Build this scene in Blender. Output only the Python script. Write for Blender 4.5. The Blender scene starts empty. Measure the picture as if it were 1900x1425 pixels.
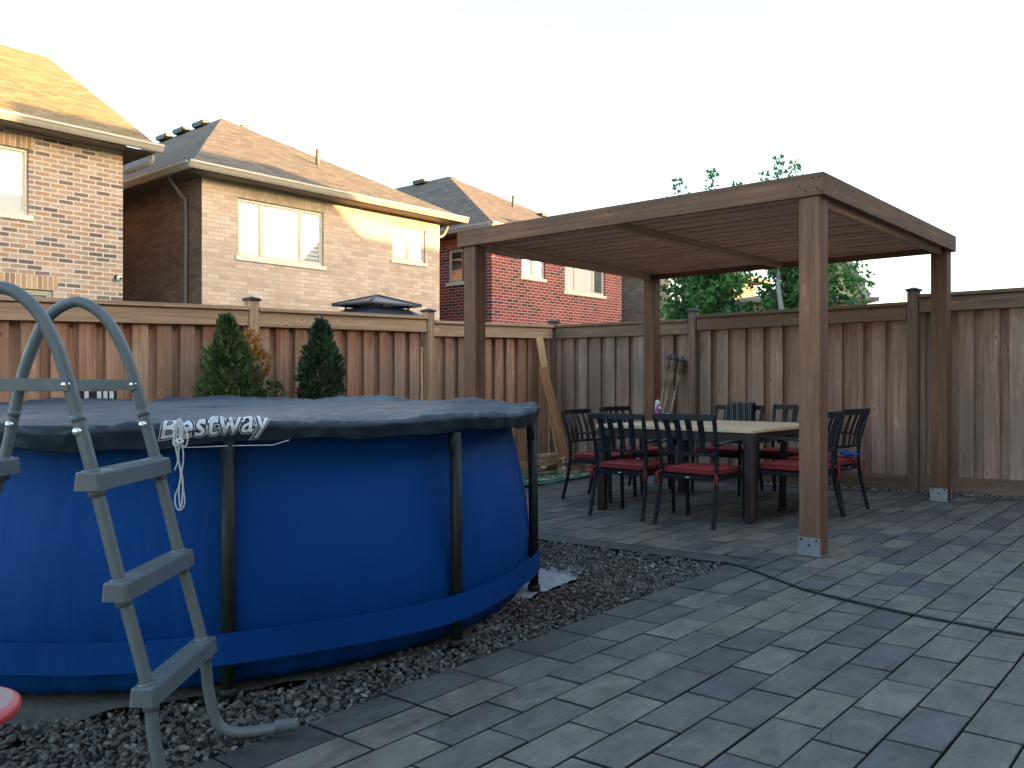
import bpy, bmesh, math, random
import numpy as np
from mathutils import Vector, Matrix
R = math.radians
rng = random.Random(7)
npr = np.random.default_rng(7)
SC = bpy.context.scene
COL = SC.collection

# ------------------------------------------------------------------ camera, sky, sun, exposure
cam_d = bpy.data.cameras.new('camera'); cam = bpy.data.objects.new('camera', cam_d); COL.objects.link(cam)
cam_d.sensor_fit = 'HORIZONTAL'; cam_d.sensor_width = 36.0; cam_d.lens = 36.0 * 1590 / 1900
cam_d.clip_start = 0.05; cam_d.clip_end = 2000
cam.location = (0, 0, 1.12)
cam.rotation_euler = (R(90), 0, R(41 - 90))
SC.camera = cam
SUN_EL, SUN_AZ_X, SUN_AZ_Y = 7.0, 0.42, -0.907     # towards the sun (horizontal direction)
w = bpy.data.worlds.new('World'); SC.world = w; w.use_nodes = True
nt = w.node_tree; bg = nt.nodes['Background']
sky = nt.nodes.new('ShaderNodeTexSky'); sky.sky_type = 'NISHITA'; sky.sun_disc = False
sky.sun_elevation = R(SUN_EL); sky.sun_rotation = math.atan2(SUN_AZ_X, SUN_AZ_Y)
sky.air_density = 1.0; sky.dust_density = 1.7; sky.ozone_density = 1.0
nt.links.new(sky.outputs[0], bg.inputs[0]); bg.inputs[1].default_value = 0.15
sd = bpy.data.lights.new('sun', 'SUN'); sun = bpy.data.objects.new('sun', sd); COL.objects.link(sun)
sd.energy = 3.0; sd.angle = R(0.5); sd.color = (1.0, 0.60, 0.24)
tosun = Vector((SUN_AZ_X * math.cos(R(SUN_EL)), SUN_AZ_Y * math.cos(R(SUN_EL)), math.sin(R(SUN_EL)))).normalized()
sun.rotation_euler = tosun.to_track_quat('Z', 'Y').to_euler()
SC.view_settings.view_transform = 'Standard'; SC.view_settings.look = 'None'
SC.view_settings.exposure = 2.85; SC.view_settings.gamma = 1.0

def gz(x, y):                       # the yard falls gently towards its far left corner
    return .015 * (x - 5.45) - .02 * (y - 2.15)

# ------------------------------------------------------------------ mesh helpers
class MB:
    def __init__(s): s.v = []; s.f = []; s.bc = []; s.rn = []; s.sm = []
    def add(s, vs, fs, bc=None, rn=None, smooth=False):
        o = len(s.v); s.v += [tuple(p) for p in vs]
        s.f += [tuple(i + o for i in f) for f in fs]; s.sm += [smooth] * len(fs)
        if rn is None: rn = rng.random()
        s.bc += [tuple(b) for b in (bc if bc is not None else vs)]; s.rn += [rn] * len(vs)
    def box(s, c, d, M=None, ch=0.003, rn=None):
        """chamfered box: centre c, full sizes d, optional 3x3 rotation"""
        hx, hy, hz = d[0] / 2, d[1] / 2, d[2] / 2; ch = min(ch, hx * .45, hy * .45, hz * .45)
        vs = []; idx = {}
        for sx in (-1, 1):
            for sy in (-1, 1):
                for sz in (-1, 1):
                    for a in range(3):
                        q = [sx * hx, sy * hy, sz * hz]
                        for b in range(3):
                            if b != a: q[b] -= (sx, sy, sz)[b] * ch
                        idx[(sx, sy, sz, a)] = len(vs); vs.append(Vector(q))
        fs = []
        for a in range(3):
            b, c2 = [(1, 2), (2, 0), (0, 1)][a]
            for sg in (-1, 1):
                r = []
                for ub, uc in ((-1, -1), (1, -1), (1, 1), (-1, 1)):
                    k = [0, 0, 0]; k[a] = sg; k[b] = ub; k[c2] = uc; r.append(idx[(k[0], k[1], k[2], a)])
                fs.append(r if sg > 0 else r[::-1])
        for a in range(3):                                # edges parallel to axis a
            b, c2 = [(1, 2), (2, 0), (0, 1)][a]
            for ub in (-1, 1):
                for uc in (-1, 1):
                    def K(sa, w_):
                        k = [0, 0, 0]; k[a] = sa; k[b] = ub; k[c2] = uc; return idx[(k[0], k[1], k[2], w_)]
                    r = [K(-1, b), K(1, b), K(1, c2), K(-1, c2)]
                    fs.append(r if ub * uc < 0 else r[::-1])
        for sx in (-1, 1):
            for sy in (-1, 1):
                for sz in (-1, 1):
                    r = [idx[(sx, sy, sz, a)] for a in range(3)]
                    fs.append(r if sx * sy * sz > 0 else r[::-1])
        rnv = rng.random() if rn is None else rn
        off = Vector((rnv * 37.0, rnv * 91.0 % 13, rnv * 57.0 % 17))
        la = max(range(3), key=lambda i: d[i]); o1, o2 = [(1, 2), (2, 0), (0, 1)][la]
        bc = [(q[la] + off.x, q[o1] + off.y, q[o2] + off.z) for q in vs]
        cc = Vector(c)
        vs = [cc + (M @ q if M is not None else q) for q in vs]
        s.add(vs, fs, bc, rnv)
    def beam(s, p0, p1, wd, ht, up=(0, 0, 1), ch=0.003, rn=None):
        p0 = Vector(p0); p1 = Vector(p1); x = (p1 - p0); L = x.length; x.normalize()
        y = Vector(up).cross(x).normalized(); z = x.cross(y)
        M = Matrix((x, y, z)).transposed()
        s.box((p0 + p1) / 2, (L, wd, ht), M, ch, rn)
    def tube(s, pts, r, n=12, caps=True, rn=None, smooth=True):
        pts = [Vector(p) for p in pts]; rs = r if isinstance(r, (list, tuple)) else [r] * len(pts)
        T = [(pts[min(i + 1, len(pts) - 1)] - pts[max(i - 1, 0)]).normalized() for i in range(len(pts))]
        up = Vector((0, 0, 1)) if abs(T[0].z) < .9 else Vector((1, 0, 0))
        N = T[0].cross(up).normalized(); vs = []; fs = []; bc = []; acc = 0
        rnv = rng.random() if rn is None else rn
        for i, p in enumerate(pts):
            N = (N - T[i] * N.dot(T[i])).normalized(); B = T[i].cross(N)
            if i: acc += (p - pts[i - 1]).length
            for k in range(n):
                a = 2 * math.pi * k / n; vs.append(p + (N * math.cos(a) + B * math.sin(a)) * rs[i])
                bc.append((acc + rnv * 30, math.cos(a) * rs[i], math.sin(a) * rs[i]))
        for i in range(len(pts) - 1):
            for k in range(n):
                k2 = (k + 1) % n; fs.append((i * n + k, i * n + k2, (i + 1) * n + k2, (i + 1) * n + k))
        s.add(vs, fs, bc, rnv, smooth)
        if caps:
            o = len(s.v) - len(vs)
            s.f.append(tuple(o + k for k in range(n))[::-1]); s.f.append(tuple(o + (len(pts) - 1) * n + k for k in range(n))); s.sm += [False, False]
    def lathe(s, prof, n=24, c=(0, 0, 0), rn=None, smooth=True, M=None):
        vs = []; fs = []
        for r, z in prof:
            for k in range(n):
                a = 2 * math.pi * k / n; q = Vector((r * math.cos(a), r * math.sin(a), z))
                vs.append(Vector(c) + (M @ q if M is not None else q))
        for i in range(len(prof) - 1):
            for k in range(n):
                k2 = (k + 1) % n; fs.append((i * n + k, i * n + k2, (i + 1) * n + k2, (i + 1) * n + k))
        s.add(vs, fs, None, rn, smooth)
    def quad(s, *p, rn=None): s.add(p, [tuple(range(len(p)))], None, rn)
    def build(s, name, mat, parent=None, uv=False):
        me = bpy.data.meshes.new(name); me.from_pydata(s.v, [], s.f)
        me.polygons.foreach_set('use_smooth', s.sm)
        a = me.attributes.new('bc', 'FLOAT_VECTOR', 'POINT'); a.data.foreach_set('vector', np.array(s.bc, dtype=np.float32).ravel())
        a = me.attributes.new('rnd', 'FLOAT', 'POINT'); a.data.foreach_set('value', np.array(s.rn, dtype=np.float32))
        if uv:
            ul = me.uv_layers.new(name='UVMap'); me.update()
            for p in me.polygons:
                n = p.normal; h = Vector((0, 0, 1)).cross(n)
                h = h.normalized() if h.length > 1e-3 else Vector((1, 0, 0)); vv = n.cross(h)
                if abs(h.x) > abs(h.y):
                    if h.x < 0: h = -h
                elif h.y < 0: h = -h
                for li in p.loop_indices:
                    q = me.vertices[me.loops[li].vertex_index].co; ul.data[li].uv = (q.dot(h) + 100, q.dot(vv) + 100)
        me.materials.append(mat); me.validate(); me.update()
        o = bpy.data.objects.new(name, me); COL.objects.link(o)
        if parent is not None: o.parent = parent
        return o

def raw_mesh(name, V, F, mat, parent=None, col=None, smooth=False, rnd=None):
    """V (n,3) array, F (m,k) array of equal sided faces, col (n,3) optional"""
    me = bpy.data.meshes.new(name); k = F.shape[1]
    me.vertices.add(len(V)); me.vertices.foreach_set('co', V.astype(np.float32).ravel())
    me.loops.add(F.size); me.loops.foreach_set('vertex_index', F.astype(np.int32).ravel())
    me.polygons.add(len(F)); me.polygons.foreach_set('loop_start', np.arange(0, F.size, k, dtype=np.int32))
    me.polygons.foreach_set('loop_total', np.full(len(F), k, dtype=np.int32))
    me.polygons.foreach_set('use_smooth', np.full(len(F), smooth))
    if col is not None:
        a = me.attributes.new('tone', 'FLOAT_VECTOR', 'POINT'); a.data.foreach_set('vector', col.astype(np.float32).ravel())
    if rnd is not None:
        a = me.attributes.new('rnd', 'FLOAT', 'POINT'); a.data.foreach_set('value', rnd.astype(np.float32))
    me.materials.append(mat); me.update(calc_edges=True); me.validate()
    o = bpy.data.objects.new(name, me); COL.objects.link(o)
    if parent is not None: o.parent = parent
    return o

def tag(o, label=None, cat=None, group=None, kind=None):
    if label: o['label'] = label
    if cat: o['category'] = cat
    if group: o['group'] = group
    if kind: o['kind'] = kind
    return o
def thing(name, loc, rz, label, cat, group=None):
    o = bpy.data.objects.new(name, None); COL.objects.link(o); o.location = loc; o.rotation_euler = (0, 0, rz)
    o.empty_display_size = .1
    return tag(o, label, cat, group)
def copy_tree(o, parent=None):
    c = o.copy(); COL.objects.link(c); c.parent = parent
    for ch in list(o.children): copy_tree(ch, c)
    return c
def spline(P, n=8):
    P = [Vector(p) for p in P]; out = []
    for i in range(len(P) - 1):
        p0 = P[max(i - 1, 0)]; p1 = P[i]; p2 = P[i + 1]; p3 = P[min(i + 2, len(P) - 1)]
        for k in range(n):
            t = k / n
            out.append(.5 * ((2 * p1) + (p2 - p0) * t + (2 * p0 - 5 * p1 + 4 * p2 - p3) * t * t + (3 * p1 - p0 - 3 * p2 + p3) * t ** 3))
    out.append(P[-1]); return out

# ------------------------------------------------------------------ material helpers
class NT:
    def __init__(s, name):
        s.m = bpy.data.materials.new(name); s.m.use_nodes = True; s.t = s.m.node_tree; s.b = s.t.nodes['Principled BSDF']
    def n(s, typ, **kw):
        x = s.t.nodes.new(typ)
        for k, v in kw.items(): setattr(x, k, v)
        return x
    def l(s, a, b): s.t.links.new(a, b)
    def attr(s, name): x = s.n('ShaderNodeAttribute'); x.attribute_name = name; return x
    def noise(s, vec, scale, detail=4, rough=.55, dist=0):
        x = s.n('ShaderNodeTexNoise'); x.inputs['Scale'].default_value = scale; x.inputs['Detail'].default_value = detail
        x.inputs['Roughness'].default_value = rough; x.inputs['Distortion'].default_value = dist
        if vec is not None: s.l(vec, x.inputs['Vector'])
        return x
    def mapping(s, vec, sc=(1, 1, 1), loc=(0, 0, 0), rot=(0, 0, 0)):
        x = s.n('ShaderNodeMapping'); x.inputs['Scale'].default_value = sc; x.inputs['Location'].default_value = loc; x.inputs['Rotation'].default_value = rot
        s.l(vec, x.inputs['Vector']); return x.outputs[0]
    def ramp(s, fac, stops, interp='LINEAR'):
        x = s.n('ShaderNodeValToRGB'); e = x.color_ramp; e.interpolation = interp
        while len(e.elements) < len(stops): e.elements.new(.5)
        for i, (p, c) in enumerate(stops):
            e.elements[i].position = p; e.elements[i].color = (c, c, c, 1) if isinstance(c, (int, float)) else (*c, 1)
        s.l(fac, x.inputs[0]); return x.outputs[0]
    def mix(s, a, b, fac, mode='MIX'):
        x = s.n('ShaderNodeMix', data_type='RGBA', blend_type=mode)
        for sock, v in ((x.inputs[6], a), (x.inputs[7], b)):
            if isinstance(v, tuple): sock.default_value = (*v, 1)
            else: s.l(v, sock)
        if isinstance(fac, (int, float)): x.inputs[0].default_value = fac
        else: s.l(fac, x.inputs[0])
        return x.outputs[2]
    def math(s, op, a, b=0.0):
        x = s.n('ShaderNodeMath', operation=op)
        for i, v in enumerate((a, b)):
            if isinstance(v, (int, float)): x.inputs[i].default_value = v
            else: s.l(v, x.inputs[i])
        return x.outputs[0]
    def bump(s, h, strength=.3, dist=.01):
        x = s.n('ShaderNodeBump'); x.inputs['Strength'].default_value = strength; x.inputs['Distance'].default_value = dist
        s.l(h, x.inputs['Height']); s.l(x.outputs[0], s.b.inputs['Normal']); return x
    def col(s, c):
        if isinstance(c, tuple): s.b.inputs['Base Color'].default_value = (*c, 1)
        else: s.l(c, s.b.inputs['Base Color'])
    def rough(s, v):
        if isinstance(v, (int, float)): s.b.inputs['Roughness'].default_value = v
        else: s.l(v, s.b.inputs['Roughness'])

def simple(name, c, rough=.5, metal=0, var=.15, scale=20, bump=0.0, spec=.5):
    m = NT(name); tc = m.n('ShaderNodeTexCoord').outputs['Object']
    nz = m.noise(tc, scale, 5)
    lo = tuple(x * (1 - var) for x in c); hi = tuple(min(1, x * (1 + var)) for x in c)
    m.col(m.ramp(nz.outputs['Fac'], [(.3, lo), (.7, hi)])); m.b.inputs['Metallic'].default_value = metal
    m.rough(m.ramp(m.noise(tc, scale * 2.3, 3).outputs['Fac'], [(.3, max(0, rough - .08)), (.7, min(1, rough + .08))]))
    m.b.inputs['Specular IOR Level'].default_value = spec
    if bump: m.bump(nz.outputs['Fac'], bump, .004)
    return m.m

def wood(name, tones, knots=1.0, rough=.75, grain=1.0, grime=None, topshade=None):
    """tones: list of board colours; grain runs along 'bc'.x"""
    m = NT(name); bc = m.attr('bc').outputs['Vector']; rn = m.attr('rnd').outputs['Fac']
    base = m.ramp(rn, [(i / max(1, len(tones) - 1), t) for i, t in enumerate(tones)])
    g1 = m.noise(m.mapping(bc, (1.2, 30, 30)), 3.0, 6, .6, .6)
    g2 = m.noise(m.mapping(bc, (.35, 11, 11)), 2.0, 3, .5, 1.2)
    c = m.mix(base, (0.5, 0.5, 0.5), 0)
    c = m.mix(c, m.ramp(g1.outputs['Fac'], [(.25, .66), (.7, 1.12)]), .8 * grain, 'MULTIPLY')
    c = m.mix(c, m.ramp(g2.outputs['Fac'], [(.32, .68), (.66, 1.20)]), .85, 'MULTIPLY')
    vo = m.n('ShaderNodeTexVoronoi'); vo.inputs['Scale'].default_value = 1.15; vo.inputs['Randomness'].default_value = 1.0
    m.l(m.mapping(bc, (3.6, 9.5, 9.5)), vo.inputs['Vector'])
    kn = m.ramp(vo.outputs['Distance'], [(.0, 1.0), (.09, .9), (.15, .0)])
    halo = m.ramp(vo.outputs['Distance'], [(.12, 1.0), (.30, .0)])
    sel = m.ramp(vo.outputs['Color'], [(.0, 0.0), (.42, 1.0)], 'CONSTANT')
    c = m.mix(c, m.mix(c, (1.55, 1.5, 1.45), 1, 'MULTIPLY'), m.math('MULTIPLY', m.math('MULTIPLY', halo, sel), .75 * knots))
    c = m.mix(c, m.mix(c, (.32, .22, .16), 1, 'MULTIPLY'), m.math('MULTIPLY', m.math('MULTIPLY', kn, sel), .8 * knots))
    tc = m.n('ShaderNodeTexCoord').outputs['Object']
    if grime:
        gn = m.noise(m.mapping(tc, (1, 1, .35)), 1.3, 4)
        c = m.mix(c, grime, m.ramp(gn.outputs['Fac'], [(.42, 0.0), (.68, .75)]))
    if topshade:  # shade under the top rail, painted as a darker red band
        z0, z1, tcol = topshade
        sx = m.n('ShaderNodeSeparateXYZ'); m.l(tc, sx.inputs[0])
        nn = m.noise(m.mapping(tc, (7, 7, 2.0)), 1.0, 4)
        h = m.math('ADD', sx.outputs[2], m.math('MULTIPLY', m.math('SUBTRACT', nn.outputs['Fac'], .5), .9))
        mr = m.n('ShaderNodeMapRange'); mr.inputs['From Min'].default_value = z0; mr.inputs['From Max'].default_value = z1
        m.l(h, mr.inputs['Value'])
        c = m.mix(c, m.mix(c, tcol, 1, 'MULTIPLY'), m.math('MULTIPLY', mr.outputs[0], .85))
    m.col(c); m.rough(rough); m.b.inputs['Specular IOR Level'].default_value = .25
    m.bump(g1.outputs['Fac'], .25, .004)
    return m.m

def brick(name, tones, mortar, bw=.267, bh=.089, soldier=False, mfrac=.011, rgh=.9, blotch=.2):
    m = NT(name); uv = m.n('ShaderNodeUVMap').outputs[0]
    if soldier: vec = m.mapping(uv, (1, 1, 1), (0, 0, 0), (0, 0, R(90)))
    else: vec = uv
    b = m.n('ShaderNodeTexBrick'); b.offset = 0.0 if soldier else .5; b.inputs['Scale'].default_value = 1.0
    b.inputs['Brick Width'].default_value = bw; b.inputs['Row Height'].default_value = bh
    b.inputs['Mortar Size'].default_value = mfrac; b.inputs['Mortar Smooth'].default_value = .2; b.inputs['Bias'].default_value = 0
    b.inputs['Color1'].default_value = (0, 0, 0, 1); b.inputs['Color2'].default_value = (1, 1, 1, 1); b.inputs['Mortar'].default_value = (.5, .5, .5, 1)
    # wobble the coordinates a little so the bricks are not ruler-straight
    wn = m.noise(vec, 9, 2); ad = m.n('ShaderNodeVectorMath', operation='MULTIPLY_ADD')
    m.l(wn.outputs['Color'], ad.inputs[0]); ad.inputs[1].default_value = (.012, .012, 0); m.l(vec, ad.inputs[2])
    m.l(ad.outputs[0], b.inputs['Vector'])
    n = len(tones)
    c = m.ramp(b.outputs['Color'], [(i / n, t) for i, t in enumerate(tones)], 'CONSTANT')
    nz = m.noise(vec, 45, 5); c = m.mix(c, m.ramp(nz.outputs['Fac'], [(.3, .72), (.7, 1.22)]), .8, 'MULTIPLY')
    big = m.noise(vec, .9, 4); c = m.mix(c, m.ramp(big.outputs['Fac'], [(.3, 1 - blotch), (.7, 1 + blotch)]), 1, 'MULTIPLY')
    c = m.mix(c, mortar, b.outputs['Fac'])
    m.col(c); m.rough(rgh); m.b.inputs['Specular IOR Level'].default_value = .2
    inv = m.math('SUBTRACT', 1.0, b.outputs['Fac']); h = m.math('ADD', inv, m.math('MULTIPLY', nz.outputs['Fac'], .3))
    m.bump(h, .6, .008)
    return m.m

def shingle(name, tones):
    m = NT(name); uv = m.n('ShaderNodeUVMap').outputs[0]
    def br(wd, off):
        b = m.n('ShaderNodeTexBrick'); b.offset = off; b.inputs['Scale'].default_value = 1.0
        b.inputs['Brick Width'].default_value = wd; b.inputs['Row Height'].default_value = .14
        b.inputs['Mortar Size'].default_value = .012; b.inputs['Mortar Smooth'].default_value = .6
        b.inputs['Color1'].default_value = (0, 0, 0, 1); b.inputs['Color2'].default_value = (1, 1, 1, 1); b.inputs['Mortar'].default_value = (.4, .4, .4, 1)
        m.l(uv, b.inputs['Vector']); return b
    b = br(.31, .37); n = len(tones)
    c = m.ramp(b.outputs['Color'], [(i / (n - 1), t) for i, t in enumerate(tones)])
    st = m.noise(m.mapping(uv, (1.2, 7, 1)), 2.2, 5); c = m.mix(c, m.ramp(st.outputs['Fac'], [(.3, .75), (.7, 1.25)]), 1, 'MULTIPLY')
    gr = m.noise(uv, 160, 2); c = m.mix(c, m.ramp(gr.outputs['Fac'], [(.3, .8), (.7, 1.2)]), .8, 'MULTIPLY')
    c = m.mix(c, (0.02, 0.018, 0.016), m.math('MULTIPLY', b.outputs['Fac'], .55))
    m.col(c); m.rough(.92); m.b.inputs['Specular IOR Level'].default_value = .15
    m.bump(m.math('SUBTRACT', 1.0, b.outputs['Fac']), .5, .012)
    return m.m

def pane_mat(name, inside, refl=.45, blinds=False):
    m = NT(name); out = m.t.nodes['Material Output']
    gl = m.n('ShaderNodeBsdfGlossy'); gl.inputs['Roughness'].default_value = .02; gl.inputs['Color'].default_value = (.95, .97, 1, 1)
    uv = m.n('ShaderNodeTexCoord').outputs['Object']
    nz = m.noise(uv, .8, 2)
    bp = m.n('ShaderNodeBump'); bp.inputs['Strength'].default_value = .05; bp.inputs['Distance'].default_value = .01
    m.l(nz.outputs['Fac'], bp.inputs['Height']); m.l(bp.outputs[0], gl.inputs['Normal'])
    m.col(inside); m.rough(.8); mx = m.n('ShaderNodeMixShader'); mx.inputs[0].default_value = refl
    if blinds:
        sx = m.n('ShaderNodeSeparateXYZ'); m.l(uv, sx.inputs[0])
        wv = m.math('FRACT', m.math('MULTIPLY', sx.outputs[2], 10.0))
        lowr = m.ramp(m.math('GREATER_THAN', sx.outputs[2], 4.42), [(.0, 0.0), (1.0, 1.0)])
        c = m.mix(m.ramp(wv, [(.0, (.62, .62, .60)), (.55, (.48, .49, .49)), (.78, (.16, .17, .18)), (1.0, (.55, .56, .56))]), (.88, .88, .86), lowr)
        m.col(c)
    m.l(m.b.outputs[0], mx.inputs[1]); m.l(gl.outputs[0], mx.inputs[2]); m.l(mx.outputs[0], out.inputs['Surface'])
    return m.m

def tone_mat(name, rough=.8, spec=.3, trans=0.0, noise_sc=60, bump=.2, nvar=.25):
    m = NT(name); c = m.attr('tone').outputs['Color']; tc = m.n('ShaderNodeTexCoord').outputs['Object']
    nz = m.noise(tc, noise_sc, 4); c = m.mix(c, m.ramp(nz.outputs['Fac'], [(.3, 1 - nvar), (.7, 1 + nvar)]), 1, 'MULTIPLY')
    m.col(c); m.rough(rough); m.b.inputs['Specular IOR Level'].default_value = spec
    if bump: m.bump(nz.outputs['Fac'], bump, .004)
    if trans:
        out = m.t.nodes['Material Output']; tr = m.n('ShaderNodeBsdfTranslucent'); m.l(c, tr.inputs['Color'])
        mx = m.n('ShaderNodeMixShader'); mx.inputs[0].default_value = trans
        m.l(m.b.outputs[0], mx.inputs[1]); m.l(tr.outputs[0], mx.inputs[2]); m.l(mx.outputs[0], out.inputs['Surface'])
    return m.m

# ------------------------------------------------------------------ ground, yard, patio
M_grass = simple('grass_ground', (.05, .075, .03), .95, var=.4, scale=3)
g = MB(); g.quad((-250, -250, -.42), (250, -250, -.42), (250, 250, -.42), (-250, 250, -.42)); tag(g.build('ground', M_grass), kind='structure')
M_soil = simple('soil', (.055, .045, .038), .95, var=.4, scale=14, bump=.5)
def sheet(name, poly, dz, mat, step=None):
    s_ = MB(); s_.quad(*[(x, y, gz(x, y) + dz) for x, y in poly]); o = s_.build(name, mat); tag(o, kind='structure'); return o
sheet('yard_soil', [(-6, -3.4), (9.6, -3.4), (9.6, 7.6), (-6, 7.6)], -.055, M_soil)
M_sand = simple('joint_sand', (.018, .019, .021), .95, var=.3, scale=60)
sheet('patio_bed', [(-5.5, -3.3), (9.03, -3.3), (9.03, 6.22), (4.99, 6.22), (4.99, 2.5), (-5.5, 2.5)], -.020, M_sand)

def paver_mat():
    m = NT('paver_concrete'); c = m.attr('tone').outputs['Color']; tc = m.n('ShaderNodeTexCoord').outputs['Object']
    n1 = m.noise(m.mapping(tc, (1.0, 1.5, 1)), 5.5, 5, .6, .4); n2 = m.noise(tc, 150, 3); n3 = m.noise(m.mapping(tc, (2, 9, 1)), 6, 4)
    c = m.mix(c, m.ramp(n1.outputs['Fac'], [(.3, .62), (.68, 1.34)]), 1, 'MULTIPLY')
    c = m.mix(c, m.ramp(n3.outputs['Fac'], [(.3, .86), (.7, 1.14)]), 1, 'MULTIPLY')
    c = m.mix(c, m.ramp(n2.outputs['Fac'], [(.3, .82), (.7, 1.18)]), .8, 'MULTIPLY')
    vo = m.n('ShaderNodeTexVoronoi'); vo.inputs['Scale'].default_value = 7.0; m.l(tc, vo.inputs['Vector'])
    c = m.mix(c, (.5, .5, .48), m.math('MULTIPLY', m.ramp(vo.outputs['Distance'], [(.0, 1.0), (.035, 0.0)]), .8))
    m.col(c); m.rough(m.ramp(n1.outputs['Fac'], [(.3, .62), (.7, .8)])); m.b.inputs['Specular IOR Level'].default_value = .4
    m.bump(n2.outputs['Fac'], .25, .002); return m.m
M_paver = paver_mat()
PV = []; PF = []; PC = []
GREYS = [(0.125, 0.110, 0.095), (0.146, 0.127, 0.104), (0.118, 0.104, 0.092), (0.095, 0.085, 0.083), (0.158, 0.136, 0.111), (0.131, 0.116, 0.098), (0.085, 0.077, 0.078), (0.150, 0.131, 0.104), (0.108, 0.096, 0.086), (0.139, 0.121, 0.100)]
BORD = [(0.070, 0.066, 0.061), (0.062, 0.058, 0.054), (0.079, 0.074, 0.067)]
def paver(x0, x1, y0, y1, tone):
    gp = .0042; ch = .003; dz = rng.uniform(-.0012, .0012); tx = rng.uniform(-.0012, .0012); ty = rng.uniform(-.0012, .0012)
    jx = rng.uniform(-.0012, .0012); jy = rng.uniform(-.0012, .0012)
    x0 += gp * 1.15 + jx; x1 -= gp * 1.15 - jx; y0 += gp * .72 + jy; y1 -= gp * .72 - jy
    if x1 - x0 < .02 or y1 - y0 < .02: return
    o = len(PV)
    for (ix, z) in ((0, -.03), (0, -.003), (ch, 0.0)):
        for x, y, sx, sy in ((x0 + ix, y0 + ix, -1, -1), (x1 - ix, y0 + ix, 1, -1), (x1 - ix, y1 - ix, 1, 1), (x0 + ix, y1 - ix, -1, 1)):
            PV.append((x, y, gz(x, y) + z + dz + tx * sx + ty * sy)); PC.append(tone if z > -.001 else (.014, .014, .015))  # lower rings darkened: joint sand plus the gap's shade put into the colour
    for a in (0, 4):
        for k in range(4):
            k2 = (k + 1) % 4; PF.append((o + a + k, o + a + k2, o + a + 4 + k2, o + a + 4 + k))
    PF.append((o + 8, o + 9, o + 10, o + 11))
def jit(t, s=.07):
    k = 1 + rng.uniform(-s, s); return tuple(v * k for v in t)
PW, PL = .177, .354
def field(x0, x1, y0, y1, phase=0):
    nr = int(round((y1 - y0) / PW)); 
    for r_ in range(nr):
        ya = y1 - (r_ + 1) * PW; off = (phase + r_ * .5 + rng.choice((0, 0, .12, -.1))) % 1.0
        x = x0 - off * PL
        while x < x1 - .01:
            a = max(x, x0); b = min(x + PL, x1)
            if b - a > .05: paver(a, b, ya, ya + PW, jit(rng.choice(GREYS)))
            x += PL
field(-1.4, 8.85, 2.318 - PW * 26, 2.318)
field(5.19, 8.85, 2.318, 2.318 + PW * 21, .3)
x = -1.4
while x < 4.95: paver(x, min(x + PL, 4.99), 2.318, 2.505, jit(rng.choice(BORD))); x += PL
paver(4.99, 5.19, 2.318, 2.505, jit(BORD[0]))
y = 2.505
while y < 6.2: paver(4.99, 5.19, y, min(y + PL, 6.22), jit(rng.choice(BORD))); y += PL
x = 5.19
while x < 8.85: paver(x, min(x + PL, 8.85), 6.035, 6.22, jit(rng.choice(BORD))); x += PL
y = -2.2
while y < 6.2: paver(8.85, 9.03, y, min(y + PL, 6.22), jit(rng.choice(BORD))); y += PL
tag(raw_mesh('patio', np.array(PV), np.array(PF), M_paver, col=np.array(PC)), kind='structure')

# ------------------------------------------------------------------ gravel (stuff)
M_stone = tone_mat('gravel_stone', .62, .45, noise_sc=90, bump=.3)
def ico(sub=1):
    bm = bmesh.new(); bmesh.ops.create_icosphere(bm, subdivisions=sub, radius=1)
    V = np.array([v.co[:] for v in bm.verts]); F = np.array([[v.index for v in f.verts] for f in bm.faces]); bm.free(); return V, F
ICOV, ICOF = ico(2)
def stones(P, S, T, sm=True):
    n = len(P); Vb = []; nv = len(ICOV)
    out = np.zeros((n, nv, 3)); 
    protos = []
    for k in range(14):                                    # a few chipped base shapes
        V = ICOV.copy()
        for _ in range(9):
            d = npr.normal(size=3); d /= np.linalg.norm(d); t = npr.uniform(.45, .8); h = V @ d
            V = V - np.outer(np.maximum(h - t, 0) * .95, d)
        V = V / np.abs(V).max(0); protos.append(V)
    protos = np.array(protos)
    ids = npr.integers(0, len(protos), n)
    q = npr.normal(size=(n, 4)); q[:, 1:3] *= .35; q /= np.linalg.norm(q, axis=1)[:, None]
    w_, x_, y_, z_ = q.T
    Rm = np.stack([1 - 2 * (y_**2 + z_**2), 2 * (x_*y_ - z_*w_), 2 * (x_*z_ + y_*w_), 2 * (x_*y_ + z_*w_), 1 - 2 * (x_**2 + z_**2), 2 * (y_*z_ - x_*w_), 2 * (x_*z_ - y_*w_), 2 * (y_*z_ + x_*w_), 1 - 2 * (x_**2 + y_**2)], 1).reshape(n, 3, 3)
    asp = np.stack([npr.uniform(.85, 1.25, n), npr.uniform(.6, .95, n), npr.uniform(.38, .62, n)], 1)
    V = protos[ids] * (asp * S[:, None])[:, None, :]
    V = np.einsum('nij,nvj->nvi', Rm, V) + P[:, None, :]
    F = (ICOF[None] + (np.arange(n) * nv)[:, None, None]).reshape(-1, 3)
    C = np.repeat(T, nv, 0)
    return V.reshape(-1, 3), F, C
POOL = (2.62, 4.58); PZ = -.06
def stone_tones(n, pal, wts):
    pal = np.array(pal); T = pal[npr.choice(len(pal), n, p=np.array(wts) / sum(wts))]; return T * npr.uniform(.7, 1.35, n)[:, None]
PALD = [(.066, .064, .060), (.10, .096, .09), (.05, .048, .046), (.095, .082, .07), (.14, .132, .118), (.10, .066, .05), (.20, .185, .165)]
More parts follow.
